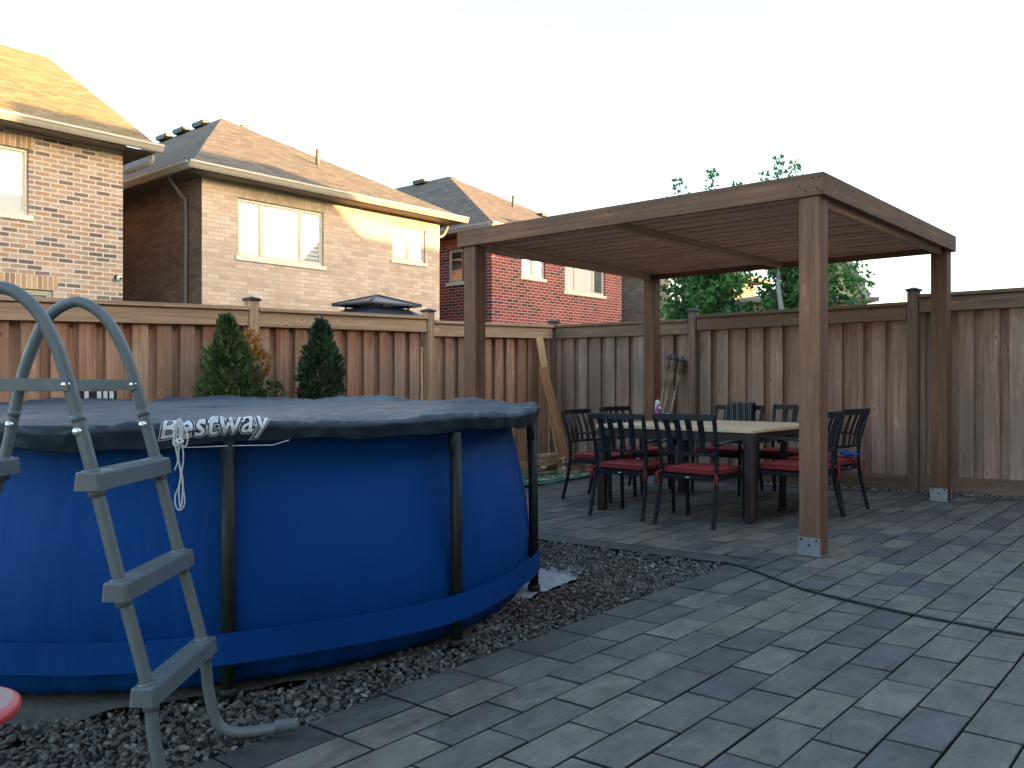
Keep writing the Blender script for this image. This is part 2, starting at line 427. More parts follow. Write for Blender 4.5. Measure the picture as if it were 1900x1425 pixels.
def scatter(n, xr, yr, ok, smin, smax, layer=0.0):
    P = []
    while len(P) < n:
        x = rng.uniform(*xr); y = rng.uniform(*yr)
        if ok(x, y): P.append((x, y, 0))
    P = np.array(P); S = npr.uniform(smin, smax, n) * npr.uniform(.75, 1.1, n)
    P[:, 2] = .015 * (P[:, 0] - 5.45) - .02 * (P[:, 1] - 2.15) - .018 + layer + npr.uniform(-.006, .008, n)
    return P, S
def ok_bed(x, y):
    if x > 4.985 or y < 2.51: return False
    d = math.hypot(x - POOL[0], y - POOL[1]); a = math.degrees(math.atan2(y - POOL[1], x - POOL[0]))
    lim = 1.775 + .15 * math.exp(-((a + 144) / 12) ** 2) + .025 * math.sin(a * .21) + .02 * math.sin(a * .9)
    if -58 < a < -22: lim = 1.83 + .34 * math.exp(-((a + 42) / 11) ** 2) + .02 * math.sin(a * 1.3)
    return d > lim
P1, S1 = scatter(6800, (.35, 4.985), (2.51, 4.9), ok_bed, .011, .0185)
P2, S2 = scatter(5200, (.35, 4.985), (2.51, 4.9), ok_bed, .010, .0175, .012)
P = np.vstack([P1, P2]); S = np.concatenate([S1, S2])
T = stone_tones(len(P), PALD, [30, 24, 20, 9, 9, 4, 3])
dcor = np.clip((P[:, 0] - 3.6) / 1.3, 0, 1)                     # paler, smaller stones towards the patio corner
T = T * (1 + .55 * dcor)[:, None]; S = S * (1 - .25 * dcor)
wet = np.exp(-(((P[:, 0] - 3.55) / .5) ** 2 + ((P[:, 1] - 2.85) / .28) ** 2))       # damp, muddy patch
T = T * (1 - .35 * wet)[:, None] * (1 + wet[:, None] * np.array([.22, -.05, -.10]))
V, F, C = stones(P, S, T); tag(raw_mesh('gravel', V, F, M_stone, col=C, smooth=False), kind='stuff')
P, S = scatter(1500, (9.035, 9.34), (-1.0, 6.1), lambda x, y: True, .012, .021)
T = stone_tones(len(P), [(.14, .125, .11), (.09, .08, .07), (.2, .185, .16), (.06, .055, .05)], [3, 3, 2, 3])
V, F, C = stones(P, S, T); tag(raw_mesh('gravel', V, F, M_stone, col=C), kind='stuff')

# ------------------------------------------------------------------ fences
WARM = [(.46, .235, .135), (.53, .305, .19), (.38, .175, .095), (.56, .345, .225), (.48, .245, .145), (.42, .215, .13)]
GREY = [(0.416, 0.240, 0.179), (0.503, 0.323, 0.257), (0.346, 0.190, 0.140), (0.566, 0.381, 0.308), (0.428, 0.252, 0.191), (0.377, 0.223, 0.173)]  # greyer than the warm run: part weathering, part lighting put into the colour
M_fl = wood('cedar_board_warm', WARM, topshade=(1.42, 1.74, (.58, .36, .27)), grime=(.25, .17, .12))
M_fr = wood('cedar_board_weathered', GREY, topshade=(1.48, 1.90, (.58, .43, .38)), grime=(.17, .125, .10))
M_rl = wood('cedar_rail', [(.50, .31, .185), (.55, .345, .21), (.46, .28, .165)], knots=1.0)
M_rr = wood('cedar_rail_weathered', [(.205, .125, .088), (.24, .15, .108), (.18, .108, .075)], knots=1.0)
M_cap = simple('black_post_cap', (.010, .014, .024), .6, var=.2)
def fence(name, mp, secs, posts, tb, tr, label, gzf, mirror=False):
    root = thing(name, mp(secs[0][0], 0, 0), 0, label, 'fence'); org = Vector(root.location)
    def sub(mb, nm, mat, par=None, uv=False):
        mb.v = [tuple(Vector(v) - org) for v in mb.v]; return mb.build(nm, mat, par or root, uv)
    def bx(mb, t0, t1, n0, n1, z0, z1, ch=.003, rn=None):
        a = Vector(mp(t0, n0, z0)); b = Vector(mp(t1, n1, z1)); mb.box((a + b) / 2, tuple(abs(b[i] - a[i]) for i in range(3)), None, ch, rn)
    for (t0, t1, z0, z1) in secs:
        zt = lambda t: z0 + (z1 - z0) * (t - t0) / (t1 - t0)
        panel = MB(); rail = MB(); kick = MB(); k = 0; t = t0
        while t < t1:
            wd = .140 + rng.uniform(-.004, .004); tt = min(t + wd, t1)
            if tt - t > .02: bx(panel, t, tt, -.002 + rng.uniform(-.002, .003), .016, gzf(t) + .05, zt(t) - .06)
            tb2 = min(t + wd + .127, t1); 
            if tb2 - (t + wd) > .0: bx(panel, t + wd - .045, tb2, -.046, -.030 + rng.uniform(-.004, .004), gzf(t) + .05, zt(t) - .06, rn=rng.random())
            t += wd + .082 + rng.uniform(-.004, .004)
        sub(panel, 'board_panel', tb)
        a, b = mp(t0, .034, zt(t0) - .115), mp(t1, .034, zt(t1) - .115)
        rail.beam(a, b, .034, .145); sub(rail, 'fascia_rail', tr)
        cp = MB(); cp.beam(mp(t0, .01, zt(t0) - .02), mp(t1, .01, zt(t1) - .02), .135, .036); sub(cp, 'cap_board', tr)
        kick.beam(mp(t0, .034, gzf(t0) + .055), mp(t1, .034, gzf(t1) + .055), .034, .16); sub(kick, 'kick_board', tr)
    for (tp, zp) in posts:
        p = MB(); bx(p, tp - .052, tp + .052, -.04, .066, gzf(tp) - .1, zp - .03, .004); po = sub(p, 'post', tr)
        c = MB(); a = Vector(mp(tp, .013, zp - .03)) - org; hw = .066
        vs = [a + Vector((sx * hw, sy * hw, 0)) for sx, sy in ((-1, -1), (1, -1), (1, 1), (-1, 1))] + [a + Vector((sx * hw, sy * hw, .022)) for sx, sy in ((-1, -1), (1, -1), (1, 1), (-1, 1))] + [a + Vector((0, 0, .045))]
        c.add(vs, [(3, 2, 1, 0), (0, 1, 5, 4), (1, 2, 6, 5), (2, 3, 7, 6), (3, 0, 4, 7), (4, 5, 8), (5, 6, 8), (6, 7, 8), (7, 4, 8)])
        o = c.build('post_cap', M_cap, po)
    return root
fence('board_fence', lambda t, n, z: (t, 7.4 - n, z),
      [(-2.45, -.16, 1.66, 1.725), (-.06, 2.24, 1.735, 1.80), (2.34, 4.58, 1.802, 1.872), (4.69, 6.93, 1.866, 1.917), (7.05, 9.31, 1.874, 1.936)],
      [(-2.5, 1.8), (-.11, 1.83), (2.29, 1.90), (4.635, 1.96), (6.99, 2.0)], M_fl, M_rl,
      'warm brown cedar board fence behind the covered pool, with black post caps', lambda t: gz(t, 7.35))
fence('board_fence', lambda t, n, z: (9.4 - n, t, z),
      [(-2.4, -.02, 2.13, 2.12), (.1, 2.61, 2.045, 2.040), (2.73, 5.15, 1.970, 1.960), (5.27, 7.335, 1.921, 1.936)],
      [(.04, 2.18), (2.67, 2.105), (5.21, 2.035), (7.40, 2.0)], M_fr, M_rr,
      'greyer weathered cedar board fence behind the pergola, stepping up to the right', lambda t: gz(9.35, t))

# ------------------------------------------------------------------ houses
M_trim = simple('cream_aluminium', (.36, .325, .28), .4, var=.05, scale=8)
M_soffit = simple('brown_soffit', (.16, .125, .10), .6, var=.1)
M_sill = simple('stone_sill', (.66, .62, .56), .8, var=.12, scale=15, bump=.2)
M_frame = simple('vinyl_frame', (.50, .465, .40), .35, var=.04)
M_paneB = pane_mat('window_blinds', (.9, .9, .88), .22, True)
M_paneW = pane_mat('window_curtain', (.88, .88, .87), .42)
M_paneD = pane_mat('window_dark', (.05, .055, .06), .5)
M_vent = simple('black_roof_vent', (.02, .022, .028), .5)
M_inner = simple('window_reveal', (.3, .26, .2), .9)
B1 = brick('brick_mixed_tan', [(0.376, 0.245, 0.172), (0.423, 0.304, 0.229), (0.329, 0.211, 0.156), (0.404, 0.294, 0.224), (0.451, 0.343, 0.270), (0.357, 0.260, 0.203), (0.414, 0.274, 0.198), (0.197, 0.147, 0.130), (0.160, 0.122, 0.114), (0.432, 0.265, 0.166)], (.60, .53, .46), mfrac=.013)
B1s = brick('brick_mixed_tan_soldier', [(.44, .28, .165), (.40, .25, .15), (.48, .32, .20), (.30, .19, .12)], (.60, .50, .40), bw=.267, bh=.089, soldier=True)
B2 = brick('brick_beige', [(.52, .39, .31), (.57, .44, .355), (.60, .46, .37), (.48, .36, .29), (.63, .50, .41), (.54, .42, .34)], (.44, .35, .285), mfrac=.008, blotch=.1)
B2s = brick('brick_beige_soldier', [(.47, .37, .28), (.50, .41, .32), (.42, .33, .25)], (.38, .31, .24), soldier=True, mfrac=.008)
B2d = brick('brick_side_shaded', [(.20, .125, .09), (.23, .15, .11), (.17, .11, .08), (.22, .15, .12)], (.17, .13, .11), mfrac=.008)  # dark copy of the beige brick, with the side wall's shade painted in
B3 = brick('brick_red', [(0.238, 0.051, 0.052), (0.203, 0.042, 0.046), (0.266, 0.061, 0.060), (0.217, 0.048, 0.050), (0.182, 0.042, 0.044), (0.252, 0.068, 0.064), (0.224, 0.048, 0.048), (0.070, 0.041, 0.046)], (.44, .31, .28), mfrac=.011)
B3s = brick('brick_red_soldier', [(.30, .08, .06), (.34, .10, .075), (.26, .07, .055)], (.42, .30, .26), soldier=True)
B4 = brick('brick_brown_grey', [(.27, .20, .15), (.31, .24, .18), (.24, .17, .13), (.36, .28, .21), (.30, .21, .16)], (.33, .27, .22), mfrac=.010)
B5 = simple('yellow_siding', (.74, .62, .30), .8, var=.05)
R1 = shingle('shingle_tan', [(0.230, 0.168, 0.092), (0.291, 0.218, 0.120), (0.185, 0.134, 0.078)])
R2 = shingle('shingle_brown', [(0.142, 0.120, 0.097), (0.176, 0.152, 0.124), (0.110, 0.094, 0.080)])
R3 = shingle('shingle_brown_grey', [(.145, .118, .10), (.18, .148, .125), (.11, .096, .088)])

def wall_with_holes(mb, O, U, Nn, u0, u1, z0, z1, holes, depth=.11):
    """vertical wall in plane O+U*u, outward normal Nn, rectangular openings with reveals"""
    us = sorted({u0, u1, *[h[0] for h in holes], *[h[1] for h in holes]}); zs = sorted({z0, z1, *[h[2] for h in holes], *[h[3] for h in holes]})
    P = lambda u, z, d=0: Vector(O) + Vector(U) * u + Vector((0, 0, z)) - Vector(Nn) * d
    flip = Vector(U).cross(Vector((0, 0, 1))).dot(Vector(Nn)) < 0
    def q(*p): mb.quad(*(p[::-1] if flip else p))
    for i in range(len(us) - 1):
        for j in range(len(zs) - 1):
            cu = (us[i] + us[i + 1]) / 2; cz = (zs[j] + zs[j + 1]) / 2
            if any(h[0] < cu < h[1] and h[2] < cz < h[3] for h in holes): continue
            q(P(us[i], zs[j]), P(us[i + 1], zs[j]), P(us[i + 1], zs[j + 1]), P(us[i], zs[j + 1]))
    for a, b, c, d in holes:
        q(P(a, c), P(a, d), P(a, d, depth), P(a, c, depth))
        q(P(b, c), P(b, c, depth), P(b, d, depth), P(b, d)); q(P(a, d), P(b, d), P(b, d, depth), P(a, d, depth)); q(P(a, c), P(a, c, depth), P(b, c, depth), P(b, c))

def window(root, O, U, Nn, hole, lights, panes, sill=True):
    """window unit inside an opening; lights = list of (fraction start, fraction end)"""
    a, b, c, d = hole; U = Vector(U); Nn = Vector(Nn); O = Vector(O)
    P = lambda u, z, n: O + U * u + Vector((0, 0, z)) - Nn * n
    def bx(mb, u0, u1, z0, z1, n0, n1, ch=.004):
        p = P(u0, z0, n0); q = P(u1, z1, n1); mb.box((p + q) / 2, tuple(max(abs(q[i] - p[i]), .001) for i in range(3)), None, ch)
    fr = MB(); t = .055
    bx(fr, a, a + t, c, d, .045, .10); bx(fr, b - t, b, c, d, .045, .10); bx(fr, a + t, b - t, d - t, d, .045, .10); bx(fr, a + t, b - t, c, c + t, .045, .10)
    for (f0, f1) in lights[1:]:
        u = a + (b - a) * f0; bx(fr, u - .035, u + .035, c + t, d - t, .05, .10)
    W = fr.build('window', M_frame, root)
    for i, (f0, f1) in enumerate(lights):
        u0 = a + (b - a) * f0 + (.055 if i == 0 else .035); u1 = a + (b - a) * f1 - (.055 if i == len(lights) - 1 else .035)
        s_ = MB(); e = .03
        bx(s_, u0, u0 + e, c + t, d - t, .06, .085, .002); bx(s_, u1 - e, u1, c + t, d - t, .06, .085, .002)
        bx(s_, u0 + e, u1 - e, c + t, c + t + e, .06, .085, .002); bx(s_, u0 + e, u1 - e, d - t - e, d - t, .06, .085, .002)
        s_.build('sash', M_frame, W)
        pn = MB(); pn.quad(*([P(u0 + e, c + t + e, .078), P(u1 - e, c + t + e, .078), P(u1 - e, d - t - e, .078), P(u0 + e, d - t - e, .078)]))
        mt = panes[i] if isinstance(panes, (list, tuple)) else panes; pn.build('pane', mt, W)
    if sill:
        si = MB(); bx(si, a - .07, b + .07, c - .10, c - .003, -.035, .06, .006); si.build('sill', M_sill, W)
    return W

def roof_hip(mb, w_, d_, ov, ze, zr, fr, br=None, gable=False):
    x0, x1, y0, y1 = -ov, w_ + ov, -ov, d_ + ov; br = fr if br is None else br
    if gable == 'x':
        A, B, C, D = (x0, y0, ze), (x1, y0, ze), (x1, y1, ze), (x0, y1, ze); ym = (y0 + y1) / 2; E_, F_ = (x0 + fr, ym, zr), (x1 - br, ym, zr)
        mb.quad(A, B, F_, E_); mb.quad(B, C, F_); mb.quad(C, D, E_, F_); mb.quad(D, A, E_)
    elif gable:
        yr = (y0 + y1) / 2 if not isinstance(gable, float) else gable
        A, B, C, D = (x0, y0, ze), (x1, y0, ze), (x1, y1, ze), (x0, y1, ze); E_, F_ = (x0, yr, zr), (x1, yr, zr)
        mb.quad(A, B, F_, E_); mb.quad(C, D, E_, F_)
    else:
        A, B, C, D = (x0, y0, ze), (x1, y0, ze), (x1, y1, ze), (x0, y1, ze); xm = (x0 + x1) / 2; E_, F_ = (xm, y0 + fr, zr), (xm, y1 - br, zr)
        mb.quad(A, B, E_); mb.quad(B, C, F_, E_); mb.quad(C, D, F_); mb.quad(D, A, E_, F_)

def gutters(root, w_, d_, ov, ze, sides='fblr'):
    gt = MB(); y0 = -ov; y1 = d_ + ov; x0 = -ov; x1 = w_ + ov
    def run(p, q, out):
        p = Vector(p); q = Vector(q); o = Vector(out)
        prof = [(0, -.02), (.0, -.15), (.06, -.15), (.085, -.11), (.105, -.06), (.12, -.045), (.12, -.005), (.108, -.005), (.1, -.04), (.0, -.04)]
        vs = []; 
        for e in (p, q):
            for a, z in prof: vs.append(e + o * a + Vector((0, 0, z)))
        n = len(prof); fs = [(i, (i + 1) % n, n + (i + 1) % n, n + i) for i in range(n)] + [tuple(range(n))[::-1], tuple(range(n, 2 * n))]
        gt.add(vs, fs)
    if 'f' in sides: run((x0 - .1, y0, ze), (x1 + .1, y0, ze), (0, -1, 0))
    if 'b' in sides: run((x0, y1, ze), (x1, y1, ze), (0, 1, 0))
    if 'l' in sides: run((x0, y0, ze), (x0, y1, ze), (-1, 0, 0))
    if 'r' in sides: run((x1, y0, ze), (x1, y1, ze), (1, 0, 0))
    gt.build('gutter', M_trim, root)
    so = MB(); so.quad((x0, y0, ze - .16), (x0, y1, ze - .16), (x1, y1, ze - .16), (x1, y0, ze - .16)); so.build('soffit', M_soffit, root)

def house(name, loc, rz, label, w_, d_, zg, ze, zr, fr, walls, roof_m, ov=.45, br=None, gable=False, win=(), swin=(), soldier=None, gsides='flr'):
    """walls: (front, left, right, back) materials; windows: dict hole / lights / panes"""
    root = thing(name, loc, rz, label, 'house')
    wm_f, wm_s = walls; top = ze - .14
    f = MB(); wall_with_holes(f, (0, 0, 0), (1, 0, 0), (0, -1, 0), 0, w_, zg, top, [q['hole'] for q in win]); f.build('wall', wm_f, root, True)
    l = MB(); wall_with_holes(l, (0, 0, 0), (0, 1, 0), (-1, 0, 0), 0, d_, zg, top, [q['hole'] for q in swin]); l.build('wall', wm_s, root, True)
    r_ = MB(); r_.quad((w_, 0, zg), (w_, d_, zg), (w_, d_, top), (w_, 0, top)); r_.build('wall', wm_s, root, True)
    b = MB(); b.quad((w_, d_, zg), (0, d_, zg), (0, d_, top), (w_, d_, top)); b.build('wall', wm_f, root, True)
    rf = MB(); roof_hip(rf, w_, d_, ov, ze, zr, fr, br, gable); ro = rf.build('roof', roof_m, root, True)
    if gable and gable != 'x':
        yr = gable if isinstance(gable, float) else d_ / 2
        for xx in (0, w_):
            gq = MB(); gq.quad((xx, -ov * .6, top), (xx, d_ + ov * .6, top), (xx, yr, zr - .18)); gq.build('gable_wall', wm_s, root, True)
    gutters(root, w_, d_, ov, ze, gsides)
    for q in win:
        window(root, (0, 0, 0), (1, 0, 0), (0, -1, 0), q['hole'], q['lights'], q['panes'])
        if soldier:
            a, b_, c, d = q['hole']; s_ = MB(); s_.box(((a + b_) / 2, -.004, d + .1325), (b_ - a + .16, .012, .255), None, .001); s_.build('lintel', soldier, root, True)
    for q in swin:
        window(root, (0, 0, 0), (0, 1, 0), (-1, 0, 0), q['hole'], q['lights'], q['panes'])
        if soldier:
            a, b_, c, d = q['hole']; s_ = MB(); s_.box((-.004, (a + b_) / 2, d + .1325), (.012, b_ - a + .16, .255), None, .001); s_.build('lintel', soldier, root, True)
    return root, ro
YF = 16.4; ZG = -.4
L2 = [(0, .5), (.5, 1)]; L3 = [(0, .27), (.27, .73), (.73, 1)]
# house with the gable roof, far left
h1, r1 = house('brick_house', (-1.0, YF, 0), 0, 'mixed tan brick house at the far left with a sunlit golden roof', 8.5, 10.4, ZG, 5.72, 8.72, 0, (B1, B1), R1, gable=4.8,
    win=[dict(hole=(4.2, 6.83, 4.10, 5.27), lights=L3, panes=[M_paneB, M_paneW, M_paneW]), dict(hole=(5.0, 7.24, 1.5, 2.80), lights=L2, panes=M_paneD)], soldier=B1s, gsides='f')
h2, r2 = house('brick_house', (9.13, YF, 0), 0, 'beige brick house with a brown hip roof, second from the left behind the pool', 6.8, 14.0, ZG, 5.56, 8.42, 5.5, (B2, B2d), R2, br=4.2,
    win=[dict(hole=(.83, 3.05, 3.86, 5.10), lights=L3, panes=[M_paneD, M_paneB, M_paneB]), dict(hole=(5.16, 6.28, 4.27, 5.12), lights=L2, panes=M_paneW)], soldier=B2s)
h3, r3 = house('brick_house', (17.98, YF, 0), 0, 'red brick house with dark scattered bricks, seen under the left end of the pergola', 6.6, 14.0, ZG, 5.60, 8.42, 5.5, (B3, B3), R3, br=4.2,
    win=[dict(hole=(1.33, 2.42, 4.32, 5.15), lights=L2, panes=M_paneW), dict(hole=(3.42, 5.60, 4.05, 5.15), lights=L3, panes=[M_paneW, M_paneW, M_paneD])],
    swin=[dict(hole=(1.15, 1.75, 4.12, 5.10), lights=[(0, 1)], panes=M_paneD)], soldier=B3s)
h4, r4 = house('brick_house', (26.5, YF, 0), 0, 'grey-brown brick house behind the two maples', 8.4, 14.0, ZG, 5.60, 7.4, 5.5, (B4, B4), R3, br=4.2,
    win=[dict(hole=(1.2, 2.4, 4.2, 5.1), lights=L2, panes=M_paneW)], soldier=None)
M_dsp = simple('shaded_downspout', (.15, .135, .125), .5, var=.06)  # darker than the other downspouts: the side's shade is put into the colour
def downspout(root, pts, r=.038, mt=None):
    d = MB(); d.tube(spline(pts, 6), r, 8); d.build('downspout', mt or M_trim, root)
downspout(h1, [(8.92, -.3, 5.55), (8.92, -.25, 5.40), (8.75, .2, 5.28), (8.56, .6, 5.2), (8.56, .7, 4.9), (8.56, .7, 0)])
downspout(h2, [(-.40, .55, 5.42), (-.38, .55, 5.33), (-.12, .55, 5.0), (-.06, .55, 4.85), (-.06, .55, 3), (-.06, .55, 0)], mt=M_dsp)
downspout(h2, [(7.2, .1, 5.42), (7.2, .15, 5.3), (7.1, .2, 5.12), (6.87, .3, 5.02), (6.86, .35, 4.8), (6.86, .35, 0)])
downspout(h3, [(-.40, .25, 5.42), (-.38, .25, 5.33), (-.12, .25, 5.0), (-.06, .25, 4.85), (-.06, .25, 3), (-.06, .25, 0)])
def roof_vents(ro, pts, pipes):
    for (x, y, z) in pts:
        v = MB(); v.box((x, y, z + .06), (.26, .60, .12), None, .03); v.box((x, y, z + .02), (.24, .5, .10), None, .01); v.build('roof_vent', M_vent, ro)
    for (x, y, z) in pipes:
        v = MB(); v.tube([(x, y, z - .1), (x, y, z + .42)], .055, 10); v.build('vent_pipe', M_soffit, ro)
roof_vents(r2, [(3.25, 5.9, 8.33), (3.2, 6.9, 8.33), (3.2, 7.9, 8.33), (3.2, 10.6, 8.33), (4.0, 5.15, 8.2)], [(4.2, 1.8, 6.72)])
roof_vents(r3, [(3.4, 5.2, 8.28), (3.1, 6.3, 8.33)], [(3.6, 2.3, 6.98)])
rv = MB(); rv.box((4.6, 1.9, 6.83), (.3, .3, .12), None, .02); rv.build('roof_vent', M_vent, r3)
# yellow sunlit house far right
h5, r5 = house('yellow_house', (27.75, 13.1, 0), R(-52), 'pale yellow sided house far behind the right fence', 3.5, 9, ZG, 4.05, 4.5, 1.9, (B5, B5), R3, br=2.4, gsides='flr')
gm = MB(); gm.quad((1.6, -.5, 4.0), (3.5, -.5, 4.0), (2.55, -.5, 6.0)); gm.build('gable_wall', B5, h5)
gr_ = MB(); gr_.beam((3.6, -.75, 3.95), (2.55, -.75, 6.12), .12, .2); gr_.beam((1.5, -.75, 3.95), (2.55, -.75, 6.12), .12, .2); gr_.build('rake_board', M_trim, h5)
gs = MB(); gs.quad((3.62, -.8, 4.0), (3.62, 4, 4.0), (2.55, 4, 6.22), (2.55, -.8, 6.22)); gs.quad((1.48, -.8, 4.0), (2.55, -.8, 6.22), (2.55, 4, 6.22), (1.48, 4, 4.0)); gs.build('roof', R3, h5, True)
# the row of houses on the camera's side of the gardens (behind the camera; unseen, with ridges shaped to shade the yard and pass the sun patch)
WB = [dict(hole=(1.5, 3.6, 3.8, 5.1), lights=L3, panes=M_paneD)]
BACKROW = [(5.95, 10.0, 9.3, .06, 'brick house whose back garden this is, just behind the viewer', B2, R2), (15.4, 8.5, 9.6, .06, 'brick house next door on the right, unseen behind the viewer, shaped for its shadow', B4, R3),
           (24.2, 7.85, 9.6, 1.5, 'brick house two doors along on the right, unseen behind the viewer, shaped for its shadow', B1, R3), (29.6, 4.45, 8.15, .06, 'lower brick house added three doors along, unseen behind the viewer, to let the sun past', B3, R3),
           (37.2, 6.65, 9.5, .5, 'brick house four doors along on the right, unseen behind the viewer, shaped for its shadow', B2, R2)]
for x_, w_, zr_, fr_, lb_, bm_, rm_ in BACKROW:
    house('brick_house', (x_, -3.6, 0), R(180), lb_, w_, 10.5, ZG, 5.6, zr_, fr_, (bm_, bm_), rm_, gable='x', win=WB)

# security camera on house 1
sc_ = thing('security_camera', (7.39, YF, 3.15), 0, 'small white security camera on the corner of the tan brick house', 'camera')
M_white = simple('white_plastic', (.75, .75, .74), .35, var=.04)
m_ = MB(); m_.lathe([(.0, 0), (.055, 0), (.055, -.02), (.0, -.02)], 16, (0, 0, 0), M=Matrix.Rotation(R(90), 3, 'X')); m_.tube([(0, 0, 0), (0, -.05, -.01)], .02, 10)
m_.lathe([(0, -.055), (.035, -.05), (.05, -.03), (.055, 0), (.05, .03), (.035, .05), (0, .055)], 18, (0.0, -.09, -.02)); m_.build('housing', M_white, sc_)
m_ = MB(); m_.lathe([(0, .0), (.026, .0), (.026, .012), (0, .012)], 14, (.01, -.145, -.03), M=Matrix.Rotation(R(90), 3, 'X')); m_.build('lens', M_vent, sc_)

# ------------------------------------------------------------------ neighbour's gazebo
gx = thing('gazebo', (9.75, 11.6, 0), 0, 'dark metal gazebo with a two-tier roof peeking over the fence', 'gazebo')
M_gz = simple('gazebo_steel', (.05, .062, .08), .4, metal=.3, var=.12)
M_gp = simple('gazebo_post', (.03, .032, .036), .5)
def pyramid(mb, hw, hd, z0, z1, t=.03, cut=.18, ax=0, ay=0):
    a = [(-hw, -hd, z0), (hw, -hd, z0), (hw, hd, z0), (-hw, hd, z0)]; b = [(-hw * cut, -hd * cut, z1), (hw * cut, -hd * cut, z1), (hw * cut, hd * cut, z1), (-hw * cut, hd * cut, z1)]
    for k in range(4):
        k2 = (k + 1) % 4; mb.quad(a[k], a[k2], b[k2], b[k]); mb.quad((a[k][0], a[k][1], z0 - t), (a[k2][0], a[k2][1], z0 - t), a[k2], a[k])
    mb.quad(*b)
m_ = MB(); pyramid(m_, .58, .52, 2.50, 2.66, cut=.02); m_.build('upper_roof', M_gz, gx)
m_ = MB(); pyramid(m_, 1.6, 1.4, 1.86, 2.43, cut=.24); m_.build('lower_roof', M_gz, gx)
for p in ((-.4, -.36), (.4, -.36), (.4, .36), (-.4, .36)):
    m_ = MB(); m_.beam((p[0], p[1], 2.37), (p[0], p[1], 2.54), .03, .03, up=(1, 0, 0)); m_.build('bracket', M_gp, gx)
m_ = MB(); k = [(-.58, -.52), (.58, -.52), (.58, .52), (-.58, .52)]
for i in range(4): m_.tube([(k[i][0], k[i][1], 2.505), (0, 0, 2.672)], .015, 8)
m_.build('ridge_rib', M_gp, gx)
for sx in (-1, 1):
    for sy in (-1, 1):
        m_ = MB(); m_.beam((sx * 1.55, sy * 1.3, -.4), (sx * 1.55, sy * 1.3, 2.05), .1, .1, up=(1, 0, 0)); m_.build('post', M_gp, gx)

# ------------------------------------------------------------------ trees and cedars
M_leaf = tone_mat('maple_leaf', .55, .4, trans=.3, noise_sc=25, bump=0)
M_bark = simple('grey_bark', (.17, .14, .115), .9, var=.3, scale=30, bump=.6)
def leaf_shape():
    pts = [(0, 0), (.30, -.12), (.55, .10), (.34, .20), (.62, .52), (.25, .48), (0, 1.0), (-.25, .48), (-.62, .52), (-.34, .20), (-.55, .10), (-.30, -.12)]
    return np.array([(x, y, 0) for x, y in pts])
LSH = leaf_shape()
def leaves_mesh(name, P, D, size, T, mat, parent, shape=LSH):
    n = len(P); k = len(shape); q = npr.normal(size=(n, 3)); q /= np.linalg.norm(q, axis=1)[:, None]
    yv = D / np.linalg.norm(D, axis=1)[:, None]; xv = np.cross(yv, q); xv /= np.linalg.norm(xv, axis=1)[:, None]; zv = np.cross(xv, yv)
    sh = shape[None] * size[:, None, None]
    fold = -np.abs(sh[..., 0:1]) * .35
    V = P[:, None] + sh[..., 0:1] * xv[:, None] + sh[..., 1:2] * yv[:, None] + fold * zv[:, None]
    F = np.arange(n * k).reshape(n, k); return raw_mesh(name, V.reshape(-1, 3), F, mat, parent, col=np.repeat(T, k, 0))
M_barkp = simple('pale_bark', (.42, .39, .35), .9, var=.2, scale=30, bump=.5)
def maple(loc, h_tr, top, rad, seed, label, tips, trunk_pts, bark=None):
    lr = random.Random(seed); root = thing('maple_tree', loc, 0, label, 'tree', 'young maples beyond the right fence')
    tr = MB(); tr.tube(spline(trunk_pts, 6), [.075 - .055 * i / (6 * (len(trunk_pts) - 1)) for i in range(6 * (len(trunk_pts) - 1) + 1)], 10)
    centres = []; Pl = []; Dl = []
    for i in range(30):
        t = i / 30.0; z = h_tr + (top - h_tr) * (.02 + .86 * t); a = i * 2.4 + lr.uniform(-.4, .4)
        prof = math.sin(min(1, (t * .9 + .22)) * math.pi) ** .6 * (1 - .35 * t)
        rr = rad * prof * lr.uniform(.65, 1.05); z0 = max(h_tr * .8, z - rr * .55)
        tp = [(0, 0, z0), (rr * .5 * math.cos(a), rr * .5 * math.sin(a), z0 + (z - z0) * .6), (rr * math.cos(a), rr * math.sin(a), z)]
        tr.tube(spline(tp, 4), [.022 - .017 * j / 8 for j in range(9)], 6)
        for s_ in (.42, .62, .82, 1.0):
            c = Vector(tp[0]).lerp(Vector(tp[2]), s_); c.z += lr.uniform(-.06, .1); centres.append((c, lr.uniform(.16, .30) * (.8 + .3 * rad), lr.random()))
    for tx, ty, tz, n_ in tips:                           # bare-ish leader shoots above and beside the crown
        base = Vector((tx * .75, ty * .75, tz - .75)); tr.tube([base, (tx, ty, tz)], [.010, .003], 5)
        for j in range(n_):
            c = base.lerp(Vector((tx, ty, tz)), .25 + .75 * j / n_); centres.append((c, .07 + .09 * (1 - j / n_), .8))
    tr.build('trunk', bark or M_bark, root)
    P = []; D = []; T = []; S = []
    for c, r_, q in centres:
        n_ = int(60 * (r_ / .22) ** 2) if r_ > .15 else 8
        base = [(0.054, 0.155, 0.047), (0.081, 0.209, 0.057), (0.041, 0.121, 0.047), (0.121, 0.270, 0.068)][int(q * 3.99)]
        for _ in range(n_):
            d = Vector((lr.gauss(0, 1), lr.gauss(0, 1), lr.gauss(0, .8))).normalized(); rr = r_ * lr.random() ** .4
            p = c + d * rr; P.append(p[:]); D.append((d.x + lr.gauss(0, .4), d.y + lr.gauss(0, .4), -.55 + lr.gauss(0, .35)))
            k = lr.uniform(.65, 1.4); T.append((base[0] * k, base[1] * k, base[2] * k)); S.append(lr.uniform(.045, .085))
    leaves_mesh('crown', np.array(P), np.array(D), np.array(S), np.array(T), M_leaf, root)
    return root
